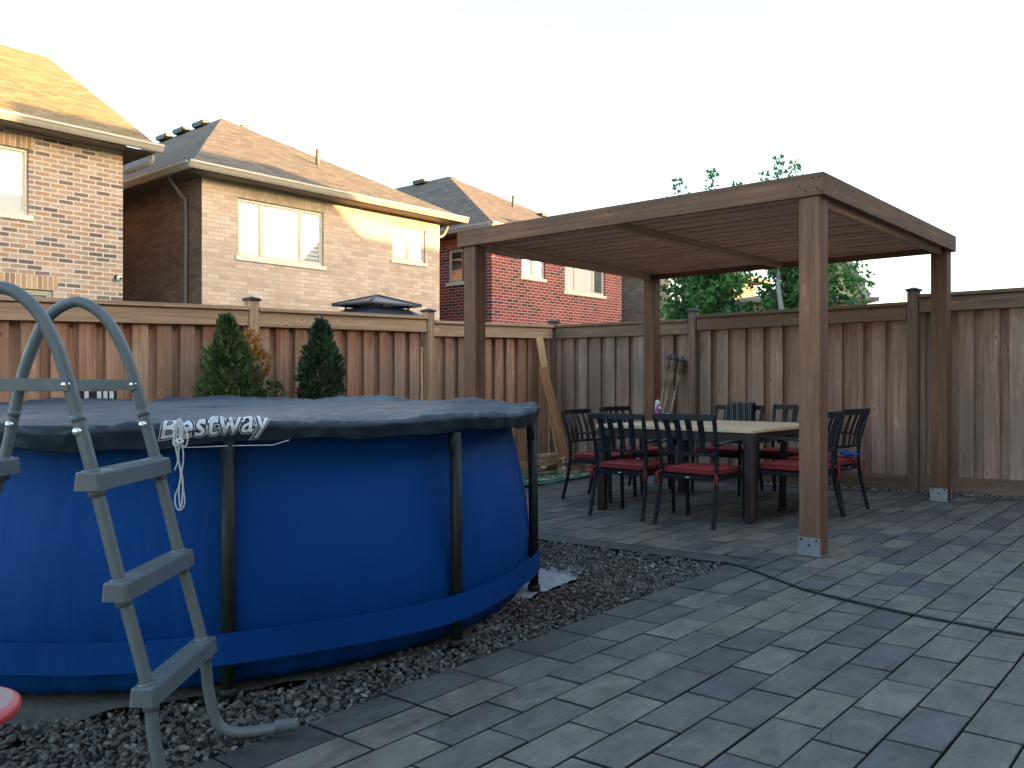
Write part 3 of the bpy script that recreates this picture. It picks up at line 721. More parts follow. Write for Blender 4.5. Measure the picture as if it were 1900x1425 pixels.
maple((12.72, 6.75, -.3), 1.9, 4.35, .98, 3, 'young green maple beyond the fence, left of the pair', [(.05, 0, 5.02, 9), (-.45, .35, 4.85, 6), (.35, -.3, 4.8, 6), (-.7, .5, 4.55, 4)], [(0, 0, 0), (.02, .03, 1.5), (0, 0, 2.6), (.03, 0, 4.3)])
maple((13.62, 5.62, -.3), 2.1, 4.4, .93, 11, 'young green maple beyond the fence, right of the pair with pale forked trunk showing', [(-.25, .25, 5.15, 9), (-.05, .05, 5.1, 8), (-.5, .4, 4.9, 6), (.75, -.8, 3.65, 7), (.55, -.95, 3.3, 6)], [(.0, .1, 0), (-.45, 0, 1.5), (-.62, .03, 2.5), (-.60, .10, 3.1), (-.30, .1, 4.4)], M_barkp)

M_cedar = tone_mat('cedar_spray', .7, .25, trans=.12, noise_sc=40, bump=0)
CSH = np.array([(0, 0, 0), (.10, .25, 0), (.26, .45, 0), (.13, .5, 0), (.2, .78, 0), (.06, .7, 0), (0, 1, 0), (-.06, .72, 0), (-.2, .8, 0), (-.13, .5, 0), (-.26, .42, 0), (-.10, .22, 0)])
def cedar(loc, prof, tipoff, seed, label, pal, brown=None, n=5200, extra=()):
    lr = random.Random(seed); root = thing('cedar_shrub', loc, 0, label, 'shrub', 'cedars along the left fence')
    zt = prof[-1][0]; st = MB()
    st.tube([(0, 0, 0), (tipoff[0] * .5, tipoff[1] * .5, zt * .5), (tipoff[0] * .95, tipoff[1], zt * .93)], [.035, .02, .006], 8)
    for i in range(26):
        z = rng.uniform(.1, .85) * zt; a = i * 2.4; rr = np.interp(z, [p[0] for p in prof], [p[1] for p in prof]) * .8
        st.tube([(tipoff[0] * z / zt, tipoff[1] * z / zt, z * .8), (tipoff[0] * z / zt + rr * math.cos(a), rr * math.sin(a), z)], [.008, .003], 5)
    st.build('stem', simple('cedar_stem', (.15, .085, .055), .9, var=.2), root)
    P = []; D = []; T = []; S = []
    lumps = [(lr.uniform(0, 2 * math.pi), lr.uniform(0, zt), lr.uniform(-.34, .30), lr.random()) for _ in range(70)]
    for _ in range(n):
        z = zt * lr.random() ** .85; a = lr.uniform(0, 2 * math.pi); rr = float(np.interp(z, [p[0] for p in prof], [p[1] for p in prof]))
        bump = 1.0; tq = .5
        for la, lz, amp, q in lumps:
            da = math.atan2(math.sin(a - la), math.cos(a - la)); g_ = math.exp(-(da / .38) ** 2 - ((z - lz) / .075) ** 2)
            bump += amp * g_
            if g_ > .45: tq = q
        rad = rr * max(.3, bump) * lr.random() ** .28 * (1.0 if lr.random() > .14 else lr.uniform(1.0, 1.38))
        p = (tipoff[0] * z / zt + rad * math.cos(a), tipoff[1] * z / zt + rad * math.sin(a), z); P.append(p)
        D.append((math.cos(a) * .75 + lr.gauss(0, .3), math.sin(a) * .75 + lr.gauss(0, .3), .9 + lr.gauss(0, .35)))
        b = pal[int(tq * (len(pal) - .01))]; k = lr.uniform(.6, 1.45)
        if brown and brown(p): b = (.36, .17, .06) if lr.random() < .8 else (.24, .12, .05)
        T.append((b[0] * k, b[1] * k, b[2] * k)); S.append(lr.uniform(.035, .10))
    for (ex, ey, ez, er, eh, cl, en) in extra:
        for _ in range(en):
            t_ = lr.uniform(-1, 1); a = lr.uniform(0, 2 * math.pi); rr = er * math.sqrt(max(0, 1 - t_ * t_)) * lr.random() ** .4
            P.append((ex + rr * math.cos(a) - .1 * t_ * eh, ey + rr * math.sin(a), ez + t_ * eh)); D.append((math.cos(a) * .6 + lr.gauss(0, .3), math.sin(a) * .6 + lr.gauss(0, .3), .9 + lr.gauss(0, .35)))
            k = lr.uniform(.6, 1.4); T.append(tuple(v * k for v in cl)); S.append(lr.uniform(.035, .065))
    leaves_mesh('foliage', np.array(P), np.array(D), np.array(S), np.array(T), M_cedar, root, CSH)
CPAL = [(0.055, 0.092, 0.032), (0.086, 0.127, 0.041), (0.046, 0.074, 0.032), (0.115, 0.144, 0.044)]
def brn(p):
    x, z = p[0], p[2]
    return (x > .0 and 1.42 < z < 1.70) and rng.random() < .5 
cedar((4.20, 6.85, gz(4.2, 6.85)), [(0, .28), (.4, .34), (1.1, .25), (1.28, .21), (1.48, .155), (1.58, .10), (1.66, .055), (1.76, .035), (1.80, .01)], (-.15, 0, 0), 5, 'cedar shrub with dead orange tips beyond the pool, left of the pair', CPAL, brn, 6000, [(.10, 0, 1.56, .075, .14, (.50, .24, .085), 330), (.20, 0, 1.40, .075, .12, (.46, .22, .08), 260), (.02, -.17, 1.18, .05, .2, (.13, .07, .045), 120), (.34, 0, 1.12, .10, .12, CPAL[1], 160), (-.36, 0, 1.08, .10, .13, CPAL[3], 140)])
cedar((5.08, 6.85, gz(5.08, 6.85)), [(0, .20), (.4, .22), (1.0, .19), (1.3, .185), (1.47, .165), (1.54, .12), (1.60, .07), (1.70, .055), (1.77, .03), (1.80, .01)], (-.03, 0, 0), 9, 'dense dark green cedar shrub beyond the pool, right of the pair', [(.034, .060, .030), (.050, .080, .036), (.026, .046, .025)], None, 5200)

# ------------------------------------------------------------------ pergola
PT = [(0.213, 0.106, 0.064), (0.245, 0.123, 0.076), (0.185, 0.090, 0.055), (0.267, 0.137, 0.085)]
M_pg = wood('stained_pine_beam', PT, knots=1.0, grime=(.12, .075, .055))
M_sl = wood('stained_pine_slat', [(0.922, 0.579, 0.440), (1.005, 0.658, 0.503), (0.810, 0.507, 0.390), (0.978, 0.618, 0.477)], knots=.9)
M_lt = wood('lighter_pine_batten', [(0.650, 0.450, 0.338), (0.587, 0.400, 0.300)], knots=1.0)
M_galv = simple('galvanised_steel', (.42, .46, .50), .38, metal=.75, var=.15, scale=40)
M_screw = simple('dark_screw', (.02, .02, .022), .5)
X0, X1, Y0, Y1 = 5.44, 8.64, 2.09, 5.38; ZB, ZT = 2.336, 2.481
pg = thing('pergola', (7.04, 3.73, 0), 0, 'brown stained timber pergola with slatted flat roof over the dining table', 'pergola')
def pgo(mb, nm, mt, par=None):
    mb.v = [(v[0] - 7.04, v[1] - 3.73, v[2]) for v in mb.v]; return mb.build(nm, mt, par or pg)
for i, (px_, py_) in enumerate(((5.53, 2.192), (5.53, 5.245), (8.53, 2.192), (8.53, 5.275))):
    z0 = gz(px_, py_); m_ = MB(); m_.box((px_, py_, (z0 + .012 + ZB) / 2), (.140, .140, ZB - z0 - .012), None, .006, rn=.35 + .1 * i); po = pgo(m_, 'post', M_pg)
    b = MB(); b.box((px_ - .0725, py_, z0 + .062), (.005, .150, .12), None, .001); b.box((px_ + .0725, py_, z0 + .062), (.005, .150, .12), None, .001); b.box((px_, py_, z0 + .006), (.15, .15, .008), None, .001)
    bo = pgo(b, 'post_bracket', M_galv, po)
    s_ = MB()
    for dy, dz in ((0, .075), (-.05, .112), (.05, .112)): s_.lathe([(0, .0), (.008, .0), (.008, .006), (0, .008)], 10, (px_ - .0755, py_ + dy, z0 + dz), M=Matrix.Rotation(R(-90), 3, 'Y'))
    s_.v = [(v[0] - 7.04, v[1] - 3.73, v[2]) for v in s_.v]; s_.build('bolt', M_screw, bo)
def beamx(y, x0, x1, z0, z1, t=.038, nm='fascia_beam', mt=None, rn=None):
    m_ = MB(); m_.box(((x0 + x1) / 2, y, (z0 + z1) / 2), (x1 - x0, t, z1 - z0), None, .004, rn); return pgo(m_, nm, mt or M_pg)
def beamy(x, y0, y1, z0, z1, t=.038, nm='fascia_beam', mt=None, rn=None):
    m_ = MB(); m_.box((x, (y0 + y1) / 2, (z0 + z1) / 2), (t, y1 - y0, z1 - z0), None, .004, rn); return pgo(m_, nm, mt or M_pg)
b1 = beamy(X0 + .019, Y0, Y1, ZB, ZT, rn=.9); beamy(X1 - .019, Y0, Y1, ZB, ZT)
beamx(Y0 + .019, X0 + .038, X1 - .038, ZB, ZT, rn=.2); beamx(Y1 - .019, X0 + .038, X1 - .038, ZB, ZT)
beamx(2.19, 5.602, 8.458, 2.300, 2.386, .04, 'roof_joist', M_lt, .95); beamx(5.27, 5.602, 8.458, 2.310, 2.386, .04, 'roof_joist', M_lt); beamx(3.76, 5.48, 8.60, 2.330, 2.386, .04, 'roof_joist', M_lt)
nsl = 17; pitch = (X1 - X0 - .226) / (nsl - 1)
for i in range(nsl):
    x = X0 + .113 + i * pitch; m_ = MB(); m_.box((x, (Y0 + Y1) / 2, 2.407), (.134, Y1 - Y0 - .082, .038), None, .003); pgo(m_, 'roof_slat', M_sl)
for i in range(nsl - 1):                                   # unseen upper boards added over the gaps to block light
    x = X0 + .113 + (i + .5) * pitch; m_ = MB(); m_.box((x, (Y0 + Y1) / 2, 2.444), (.088, Y1 - Y0 - .082, .030), None, .003); pgo(m_, 'gap_blocker', M_pg)
s_ = MB()
for dy, dz in ((.07, .11), (.12, .035), (.04, .04), (.16, .07), (.03, .115), (.02, .02)):
    s_.lathe([(0, .0), (.006, .0), (.006, .003), (0, .004)], 8, (X0 - .001, Y0 + dy, ZB + dz), M=Matrix.Rotation(R(-90), 3, 'Y'))
s_.v = [(v[0] - 7.04, v[1] - 3.73, v[2]) for v in s_.v]; s_.build('screw', M_screw, b1)

# ------------------------------------------------------------------ pool
pool = thing('swimming_pool', (POOL[0], POOL[1], PZ), 0, 'round above-ground pool with a deep blue liner and dark metal legs', 'pool')
def liner_mat():
    m = NT('blue_pool_liner'); tc = m.n('ShaderNodeTexCoord').outputs['Object']
    n1 = m.noise(tc, 1.2, 3); m.col(m.ramp(n1.outputs['Fac'], [(.3, (.0008, .044, .20)), (.7, (.001, .054, .24))]))
    n2 = m.noise(m.mapping(tc, (1, 1, .3)), 3.0, 4); m.rough(m.ramp(n2.outputs['Fac'], [(.3, .52), (.7, .66)])); wr = m.noise(m.mapping(tc, (5, 5, .9)), 2.2, 5, .6, 1.5); m.bump(m.math('ADD', n2.outputs['Fac'], m.math('MULTIPLY', wr.outputs['Fac'], .6)), .55, .02)
    m.b.inputs['Specular IOR Level'].default_value = .12; return m.m
M_lin = liner_mat()
M_leg = simple('dark_powder_coat', (.013, .018, .018), .5, var=.12, spec=.3)
LEGS = [R(k) for k in (-118.1, -86.0, -51.2, -15, 21, 57, 93, 129, 165, -153)]
def near_leg(a): return min(abs(math.atan2(math.sin(a - l), math.cos(a - l))) for l in LEGS)
N = 360; prof = [(-.0, 0.003), (1.60, .003), (1.72, .006), (1.768, .022), (1.795, .06), (1.813, .12), (1.826, .22), (1.828, .36), (1.812, .52), (1.775, .72), (1.745, .86), (1.73, .96), (1.725, 1.0)]
vs = []; fs = []
for j, (r_, z) in enumerate(prof):
    for k in range(N):
        a = 2 * math.pi * k / N; u = near_leg(a) / R(18); b = 0
        if r_ > 1.6: b = .030 * math.sin(min(z / 1.0, 1) * math.pi) * u ** .8 + .004 * math.sin(a * 37 + z * 5) * math.sin(z * 3)
        if z < .3 and r_ > 1.5: b += .006 * math.sin(a * 61) + .004 * math.sin(a * 143 + 1)
        vs.append(((r_ + b) * math.cos(a), (r_ + b) * math.sin(a), z))
for j in range(len(prof) - 1):
    for k in range(N):
        k2 = (k + 1) % N; fs.append((j * N + k, j * N + k2, (j + 1) * N + k2, (j + 1) * N + k))
m_ = MB(); m_.add(vs, fs, smooth=True); m_.build('liner', M_lin, pool)
for a in LEGS:
    ca, sa = math.cos(a), math.sin(a); u = Vector((ca, sa, 0)); t = Vector((-sa, ca, 0))
    m_ = MB(); m_.tube([u * 1.865 + Vector((0, 0, .0)), u * 1.862 + Vector((0, 0, .5)), u * 1.855 + Vector((0, 0, .93))], .0275, 14)
    lg = m_.build('leg', M_leg, pool)
    f_ = MB(); f_.lathe([(0, 0), (.036, 0), (.036, .03), (.0285, .034), (0, .034)], 16, tuple(u * 1.865)); f_.build('foot_pad', M_leg, lg)
    c_ = MB(); c_.tube([u * 1.853 + Vector((0, 0, .86)), u * 1.850 + Vector((0, 0, .965))], .0295, 14); c_.build('t_joint', M_leg, lg)
m_ = MB(); pr = []
for k in range(121): a = 2 * math.pi * k / 120; pr.append((1.855 * math.cos(a), 1.855 * math.sin(a), 1.005))
m_.tube(pr, .026, 10, caps=False); m_.build('top_rail', M_leg, pool)
vs = []; fs = []; M3 = 300                                 # woven strap running outside the legs
for j, (dz, dr) in enumerate(((.128, .0), (.128, .004), (.246, .004), (.246, .0))):
    for k in range(M3):
        a = 2 * math.pi * k / M3; u = near_leg(a) / R(18); r_ = 1.856 + .040 * max(0, 1 - u * 1.3) ** 1.1 + dr
        zz = dz - .012 * u + .004 * math.sin(a * 9); vs.append((r_ * math.cos(a), r_ * math.sin(a), zz))
for j in range(3):
    for k in range(M3):
        k2 = (k + 1) % M3; fs.append((j * M3 + k, j * M3 + k2, (j + 1) * M3 + k2, (j + 1) * M3 + k))
m_ = MB(); m_.add(vs, fs, smooth=False); m_.build('strap', M_lin, pool)
# ground sheet under the pool
def felt_mat():
    m = NT('grey_ground_cloth'); tc = m.n('ShaderNodeTexCoord').outputs['Object']; sx = m.n('ShaderNodeSeparateXYZ'); m.l(tc, sx.inputs[0])
    nz = m.noise(tc, 6, 5); n2 = m.noise(tc, 30, 3); h = m.math('ADD', sx.outputs[0], m.math('MULTIPLY', m.math('SUBTRACT', nz.outputs['Fac'], .5), 1.2))
    mr = m.n('ShaderNodeMapRange'); mr.inputs['From Min'].default_value = 2.9; mr.inputs['From Max'].default_value = 3.5; m.l(h, mr.inputs['Value'])
    c = m.mix((.075, .072, .066), (.34, .35, .37), mr.outputs[0]); c = m.mix(c, m.ramp(n2.outputs['Fac'], [(.3, .7), (.7, 1.25)]), 1, 'MULTIPLY')
    m.col(c); m.rough(.9); m.bump(nz.outputs['Fac'], .6, .01); return m.m
M_felt = felt_mat()
vs = []; fs = []; NN = 240
def feltr(a):
    d = math.degrees(a)
    return 1.80 + .012 * math.sin(a * 3 + 1) + .012 * math.sin(a * 17) + .47 * math.exp(-((d + 34) / 15) ** 2) + .24 * math.exp(-((d + 144) / 13) ** 2) + .12 * math.exp(-((d + 78) / 8) ** 2)
rings = [0, 1.6, 1.8, 1.9, 2.0, 1.0]
for j, f_ in enumerate((.0, .75, .85, .92, .97, 1.0)):
    for k in range(NN):
        a = -math.pi + 2 * math.pi * k / NN; r_ = feltr(a) * f_; X = POOL[0] + r_ * math.cos(a); Y = POOL[1] + r_ * math.sin(a)
        z = max(PZ - .004, 0) if False else (PZ - .003 if r_ < 1.87 else PZ - .003 + (gz(X, Y) - .032 - PZ) * min(1, (r_ - 1.87) / .08)) + .006 * math.sin(a * 40 + r_ * 30) * (f_ > .9)
        vs.append((X, Y, z))
for j in range(5):
    for k in range(NN):
        k2 = (k + 1) % NN; fs.append((j * NN + k, j * NN + k2, (j + 1) * NN + k2, (j + 1) * NN + k))
m_ = MB(); m_.add(vs, fs, smooth=True); tag(m_.build('ground_cloth', M_felt), 'pale grey ground cloth spread under the blue pool, its edge showing beside the gravel', 'ground cloth')

# cover: P(theta, s) with s = distance along the cloth from the rim crest (s<0 on top, s>0 down the skirt)
CR = 1.895
fold_rng = [(rng.uniform(0, 2 * math.pi), rng.uniform(.010, .045), rng.uniform(.002, .007), rng.uniform(.12, .6), rng.uniform(-.9, .9)) for _ in range(260)]
def cover_pt(a, s):
    c = near_leg(a) / R(18); u = math.cos(a); v = math.sin(a)
    along = (u * .755 + v * .656)                          # + = far side
    fade = 1.0 if s > 0 else max(0, 1 + s / 1.5) ** .7
    zr = 1.068 + .022 * along * fade
    zr += -.016 * c ** 1.5 * fade
    L = 1.0 + .15 * math.sin(a * 7) + .1 * math.sin(a * 13 + 2)
    skirt = .125 + .012 * math.sin(a * 5 + .6) + .010 * math.sin(a * 11)
    if s <= 0:
        d = -s; k = min(d / .03, 1); z = zr - .012 * (1 - math.sqrt(max(0, 1 - (1 - k) ** 2)))
        r_ = CR - .012 - d
        z += fade * (.006 * math.sin(r_ * u * 5.5 + 1) * math.sin(r_ * v * 7.0) + .004 * math.sin(a * 27 + d * 6) * math.exp(-d / .5)); z -= .042 * c * math.exp(-((d - .22) / .2) ** 2) + .028 * (1 - math.exp(-d / .9))
    else:
        k = min(s / .02, 1); z = zr - .012 - s * .97; r_ = CR - .012 + .008 * math.sin(k * math.pi / 2) - .25 * max(0, s - .02) + .0045 * math.sin(a * 23 + s * 9) * min(1, s / .06) + .003 * math.sin(a * 67 - s * 32) * min(1, s / .04)
        r_ -= .03 * max(0, (s - .10) / .06)
    for a0, wd, amp, ln, sl in fold_rng:
        da = math.atan2(math.sin(a - a0 - sl * s * .4), math.cos(a - a0 - sl * s * .4))
        if abs(da) < wd * 3:
            g_ = math.exp(-(da / (wd * .5)) ** 2) - .6 * math.exp(-((da - wd) / (wd * .5)) ** 2)
            if s <= 0: z += amp * .75 * fade * g_ * math.exp(-(s / ln) ** 2)
            else: r_ += amp * .8 * g_ * math.exp(-((s - .03) / .06) ** 2)
    return Vector((r_ * u, r_ * v, z))
def cover_mat():
    m = NT('navy_tarpaulin'); tc = m.n('ShaderNodeTexCoord').outputs['Object']
    n1 = m.noise(tc, 2.2, 4); m.col(m.ramp(n1.outputs['Fac'], [(.3, (.009, .016, .030)), (.7, (.015, .025, .043))]))
    n2 = m.noise(m.mapping(tc, (1, 1, 1)), 9, 5, .6, .8); n3 = m.noise(tc, 70, 3); m.rough(m.ramp(n2.outputs['Fac'], [(.3, .46), (.7, .62)]))
    m.bump(m.math('ADD', n2.outputs['Fac'], m.math('MULTIPLY', n3.outputs['Fac'], .1)), .35, .012); m.b.inputs['Specular IOR Level'].default_value = .4; return m.m
cov = thing('pool_cover', (POOL[0], POOL[1], PZ), 0, 'dark navy pool cover drawn over the rim of the blue pool, with white lettering', 'pool cover')
NA = 720; SKF = .78
SS = [-1.88, -1.5, -1.1, -.8, -.6, -.45, -.36, -.28, -.22, -.17, -.13, -.10, -.07, -.05, -.03, -.015, 0, .012, .025, .035, .045, .055, .065, .075, .085, .095, .10]
vs = []; fs = []
for j, s in enumerate(SS):
    for k in range(NA):
        a = 2 * math.pi * k / NA; sk = 1 + .12 * math.sin(a * 5 + .6) + .10 * math.sin(a * 10 - 1.1) + .06 * math.sin(a * 31)
        vs.append(cover_pt(a, s * (SKF if s > 0 else 1) * (sk if s > .04 else 1)))
for j in range(len(SS) - 1):
    for k in range(NA):
        k2 = (k + 1) % NA; fs.append((j * NA + k, (j + 1) * NA + k, (j + 1) * NA + k2, j * NA + k2))
m_ = MB(); m_.add(vs, fs, smooth=True); co = m_.build('cover_sheet', cover_mat(), cov)
sd_ = co.modifiers.new('thick', 'SOLIDIFY'); sd_.thickness = .003; sd_.offset = -1
# lettering printed on the skirt
def text_poly(txt, offset, size, shear=.18):
    cu = bpy.data.curves.new('tmp', 'FONT'); cu.body = txt; cu.size = size; cu.shear = shear; cu.offset = offset; cu.space_character = 1.06; cu.resolution_u = 4
    ob = bpy.data.objects.new('tmp', cu); COL.objects.link(ob); dg = bpy.context.evaluated_depsgraph_get(); me = bpy.data.meshes.new_from_object(ob.evaluated_get(dg)); bpy.data.objects.remove(ob); 
    bm = bmesh.new(); bm.from_mesh(me)
    xs = [v.co.x for v in bm.verts]; ys = [v.co.y for v in bm.verts]
    for y in np.arange(min(ys) + .004, max(ys), .006): bmesh.ops.bisect_plane(bm, geom=bm.verts[:] + bm.edges[:] + bm.faces[:], plane_co=(0, y, 0), plane_no=(0, 1, 0))
    for x in np.arange(min(xs) + .01, max(xs), .012): bmesh.ops.bisect_plane(bm, geom=bm.verts[:] + bm.edges[:] + bm.faces[:], plane_co=(x, 0, 0), plane_no=(1, 0, 0))
    V = [tuple(v.co) for v in bm.verts]; bm.verts.index_update(); F = [tuple(v.index for v in f.verts) for f in bm.faces]; bm.free(); return V, F
M_ink = simple('white_print', (.62, .64, .66), .5, var=.25, scale=25); M_navy = simple('navy_print', (.008, .014, .028), .5)
# the near rim is seen from the camera at these bearings
A_L, A_R = R(-125.3), R(-113.6)
def put_text(offset, lift, mat, nm):
    V, F = text_poly('Bestway', offset, .118)
    V0, _ = TXT0; x0 = min(v[0] for v in V0); x1 = max(v[0] for v in V0); out = []
    for v in V:
        fx = (v[0] - x0) / (x1 - x0); a = A_L + (A_R - A_L) * fx; s = .052 - v[1] * .92 - .022 * fx; p = cover_pt(a, s); e = .002
        du = cover_pt(a + e, s) - p; dv = cover_pt(a, s + e) - p; n = dv.cross(du).normalized()
        if n.dot(Vector((p.x, p.y, .3))) < 0: n = -n
        out.append(p + n * lift)
    m_ = MB(); m_.add(out, F, smooth=True); m_.build(nm, mat, cov)
TXT0 = text_poly('Bestway', 0, .118)
put_text(.0095, .0035, M_ink, 'lettering_outline'); put_text(.0065, .005, M_navy, 'lettering_gap'); put_text(.0015, .0065, M_ink, 'lettering')  # navy layer is the printed gap between letters and white outline
# hem cord glimpse
M_cord = simple('white_cord', (.62, .63, .64), .7, var=.12, scale=60)
m_ = MB(); m_.tube([cover_pt(A_L + R(1.5) + R(12.5) * t / 14, .085 + (.0 if t < 12 else -.010 * (t - 12))) * 1.0 + Vector((math.cos(A_L) * .006, math.sin(A_L) * .006, -.006)) for t in range(15)], .0018, 6)
m_.build('hem_cord', M_cord, cov)
# rope bundle
RX, RY = 1.575, 2.985
rp = thing('cord_bundle', (RX, RY, .96), 0, 'looped white cord tied to the hem of the pool cover and hanging down', 'cord')
tv = Vector((math.sin(R(-117)), -math.cos(R(-117)), 0)); tv = Vector((.656, -.755, 0)); nv = Vector((-.52, -.85, 0)).normalized()
def RP(u, z, n=0): return tv * u + Vector((0, 0, z)) + nv * (.012 + n)
m_ = MB()
m_.tube(spline([RP(.0, .03), RP(-.012, -.02, .01), RP(-.006, -.10), RP(.004, -.19), RP(-.016, -.25), RP(-.012, -.292), RP(.006, -.30), RP(.018, -.27), RP(.008, -.19), RP(-.004, -.10), RP(.01, -.02, .01), RP(.006, .03)], 8), .0028, 6)
m_.tube(spline([RP(-.006, .03, .004), RP(-.02, -.03, .012), RP(-.004, -.12, .006), RP(.012, -.2, .004), RP(.004, -.296, .004), RP(-.002, -.22, .006), RP(.014, -.11, .005), RP(.002, -.02, .012), RP(0, .03, .004)], 8), .0028, 6)
m_.tube(spline([RP(.0, .035), RP(.028, -.02, .008), RP(.024, -.065, .01), RP(.0, -.062, .014), RP(-.022, -.06, .01), RP(-.018, -.02, .008), RP(-.002, .034)], 8), .0026, 6)
m_.tube(spline([RP(.0, -.055, .016), RP(-.006, -.12, .01), RP(-.018, -.155, .008)], 8), .0024, 6)
m_.build('cord', M_cord, rp)
m_ = MB(); m_.tube(spline([RP(-.012, -.045, .016), RP(.0, -.055, .022), RP(.012, -.05, .016), RP(.004, -.04, .012), RP(-.012, -.045, .016)], 6), .005, 8); m_.build('knot', M_cord, rp)

# ------------------------------------------------------------------ ladder (local: x = outward from the pool, y = away from the viewer)
LO = Vector((.7547 * 2.65 + .656 * -1.45, .656 * 2.65 - .7547 * -1.45, 0)); LO.z = gz(LO.x, LO.y)
ld = thing('pool_ladder', LO, R(41 - 90), 'grey A-frame pool ladder with curved handrails standing on the gravel', 'ladder')
M_lad = simple('grey_ladder_plastic', (.108, .128, .140), .42, var=.06, scale=12, bump=.05)
M_bolt = simple('chrome_bolt', (.75, .76, .78), .22, metal=.9, var=.05)
def L(u, v, z): return (u + 1.45, v - 2.65, z - LO.z)
for v in (2.435, 2.865):
    zf = -.065; m_ = MB()
    pts = [L(-.755, v - .01, zf + .045), L(-.85, v, zf + .026), L(-.93, v, zf + .022), L(-.985, v, zf + .055), L(-1.015, v, .10), L(-1.035, v, .255), L(-1.112, v, .55), L(-1.19, v, .86), L(-1.232, v, 1.02), L(-1.262, v, 1.13), L(-1.30, v, 1.24), L(-1.365, v, 1.345), L(-1.455, v, 1.395), L(-1.55, v, 1.345), L(-1.605, v, 1.24), L(-1.642, v, 1.13), L(-1.665, v, 1.02), L(-1.70, v, .86), L(-1.79, v, .55), L(-1.87, v, .255), L(-1.91, v, .10), L(-1.95, v, zf + .055), L(-2.03, v, zf + .024), L(-2.13, v, zf + .028)]
    m_.tube(spline(pts, 6), .0185, 16); rail = m_.build('rail', M_lad, ld)
    for sgn, base in ((1, -.755), (-1, -2.13)):            # ribbed end caps
        c_ = MB(); pr = []; rs = []
        for j in range(17): pr.append(L(base - sgn * .005 + sgn * (j - 8) * .0048 + sgn * .01, v - (.01 if sgn > 0 else 0), zf + (.045 if sgn > 0 else .028) + .0005 * j)); rs.append(.0225 if j % 2 else .0195)
        c_.tube(pr, rs, 14, smooth=False); c_.build('end_cap', M_lad, rail)
    for (u0, z0, u1, z1) in ((-1.236, 1.034, -1.230, 1.012), (-1.662, 1.034, -1.667, 1.012)):
        c_ = MB(); c_.tube([L(u0, v, z0), L(u1, v, z1)], .0190, 16); c_.build('joint_ring', M_lad, rail)
    for (u, z) in ((-1.262, 1.118), (-1.645, 1.118), (-1.228, .985), (-1.672, .985)):
        c_ = MB(); c_.lathe([(0, .026), (.006, .0255), (.011, .022), (.0135, .017), (.0135, .010)], 14, L(u, v, z), M=Matrix.Rotation(R(90), 3, 'X')); c_.build('bolt', M_bolt, rail)
    c_ = MB(); p, q = Vector(L(-1.25, v - .022, 1.118)), Vector(L(-1.655, v - .022, 1.118)); c_.beam(p, q, .006, .036, ch=.002); c_.beam(Vector(L(-1.25, v, 1.118)), Vector(L(-1.655, v, 1.118)), .024, .036, ch=.003); c_.build('side_bar', M_lad, ld)
for side in (1, -1):
    for (u, z) in (((-1.035, .255), (-1.112, .55), (-1.19, .86)) if side > 0 else ((-1.87, .255), (-1.79, .55), (-1.70, .86))):
        m_ = MB(); v0, v1 = 2.395, 2.905; hw = .036; zt, zb = z + .012, z - .040
        def ring(y, sh, zz): return None
        vs = []
        for (y, ins) in ((v0, .008), (v0 + .006, .0), (v1 - .006, .0), (v1, .008)):
            for (dx, zz) in ((-hw * .86 + ins, zt - ins * .5), (hw * .86 - ins, zt - ins * .5), (hw * .93 - ins, zt - .006), (hw * 1.05 - ins, zb), (-hw * 1.05 + ins, zb), (-hw * .93 + ins, zt - .006)):
                vs.append(Vector(L(u + dx, y, zz)))
        fs = []
        for j in range(3):
            for k in range(6):
                k2 = (k + 1) % 6; fs.append((j * 6 + k, j * 6 + k2, (j + 1) * 6 + k2, (j + 1) * 6 + k))
        fs += [tuple(range(6))[::-1], tuple(range(18, 24))]
        m_.add(vs, fs)
        for j in range(9):                                  # anti-slip ribs
            y = v0 + .14 + j * .028; m_.box(Vector(L(u, y, zt + .0012)), (.052, .010, .0024), None, .0008)
        st = m_.build('step', M_lad, ld)
        for v in (2.435, 2.865):
            c_ = MB(); sl = -.26 if side > 0 else .19
            c_.tube([L(u + sl * .012, v, zt - .01), L(u + sl * .022, v, zt + .006)], .0245, 16); c_.build('collar', M_lad, st); c_ = MB(); c_.tube([L(u - sl * .04, v, zb - .02), L(u - sl * .03, v, zb + .004)], .0235, 16); c_.build('collar', M_lad, st)

# ------------------------------------------------------------------ table and chairs
M_blk = simple('black_powder_coat', (.007, .010, .016), .42, var=.2, scale=30, spec=.35)
M_brn = simple('dark_brown_frame', (.040, .024, .024), .4, var=.12, scale=20)
M_top = wood('pale_teak_slats', [(0.770, 0.563, 0.335), (0.847, 0.616, 0.380), (0.708, 0.515, 0.313), (0.816, 0.589, 0.353)], knots=.15, rough=.45)
M_cush = simple('red_cushion_cloth', (.30, .028, .030), .85, var=.18, scale=120, bump=.25)
M_pip = simple('dark_red_piping', (.13, .012, .016), .8)
TX0, TX1, TY0, TY1 = 6.43, 7.96, 3.04, 4.57; TZ = .752; tg = gz(7.2, 3.8)
tb = thing('dining_table', (7.2, 3.8, tg), 0, 'square outdoor dining table with pale slatted top and dark brown frame', 'table')
def tbo(mb, nm, mt, par=None):
    mb.v = [(v[0] - 7.2, v[1] - 3.8, v[2] - tg) for v in mb.v]; return mb.build(nm, mt, par or tb)
m_ = MB(); nsl = 17
for i in range(nsl):
    x0 = TX0 + .022 + i * (TX1 - TX0 - .044) / nsl; wd = (TX1 - TX0 - .044) / nsl; m_.box((x0 + wd / 2, (TY0 + TY1) / 2, TZ - .008), (wd - .004, TY1 - TY0 - .044, .018), None, .0025)
tbo(m_, 'table_top', M_top)
m_ = MB()
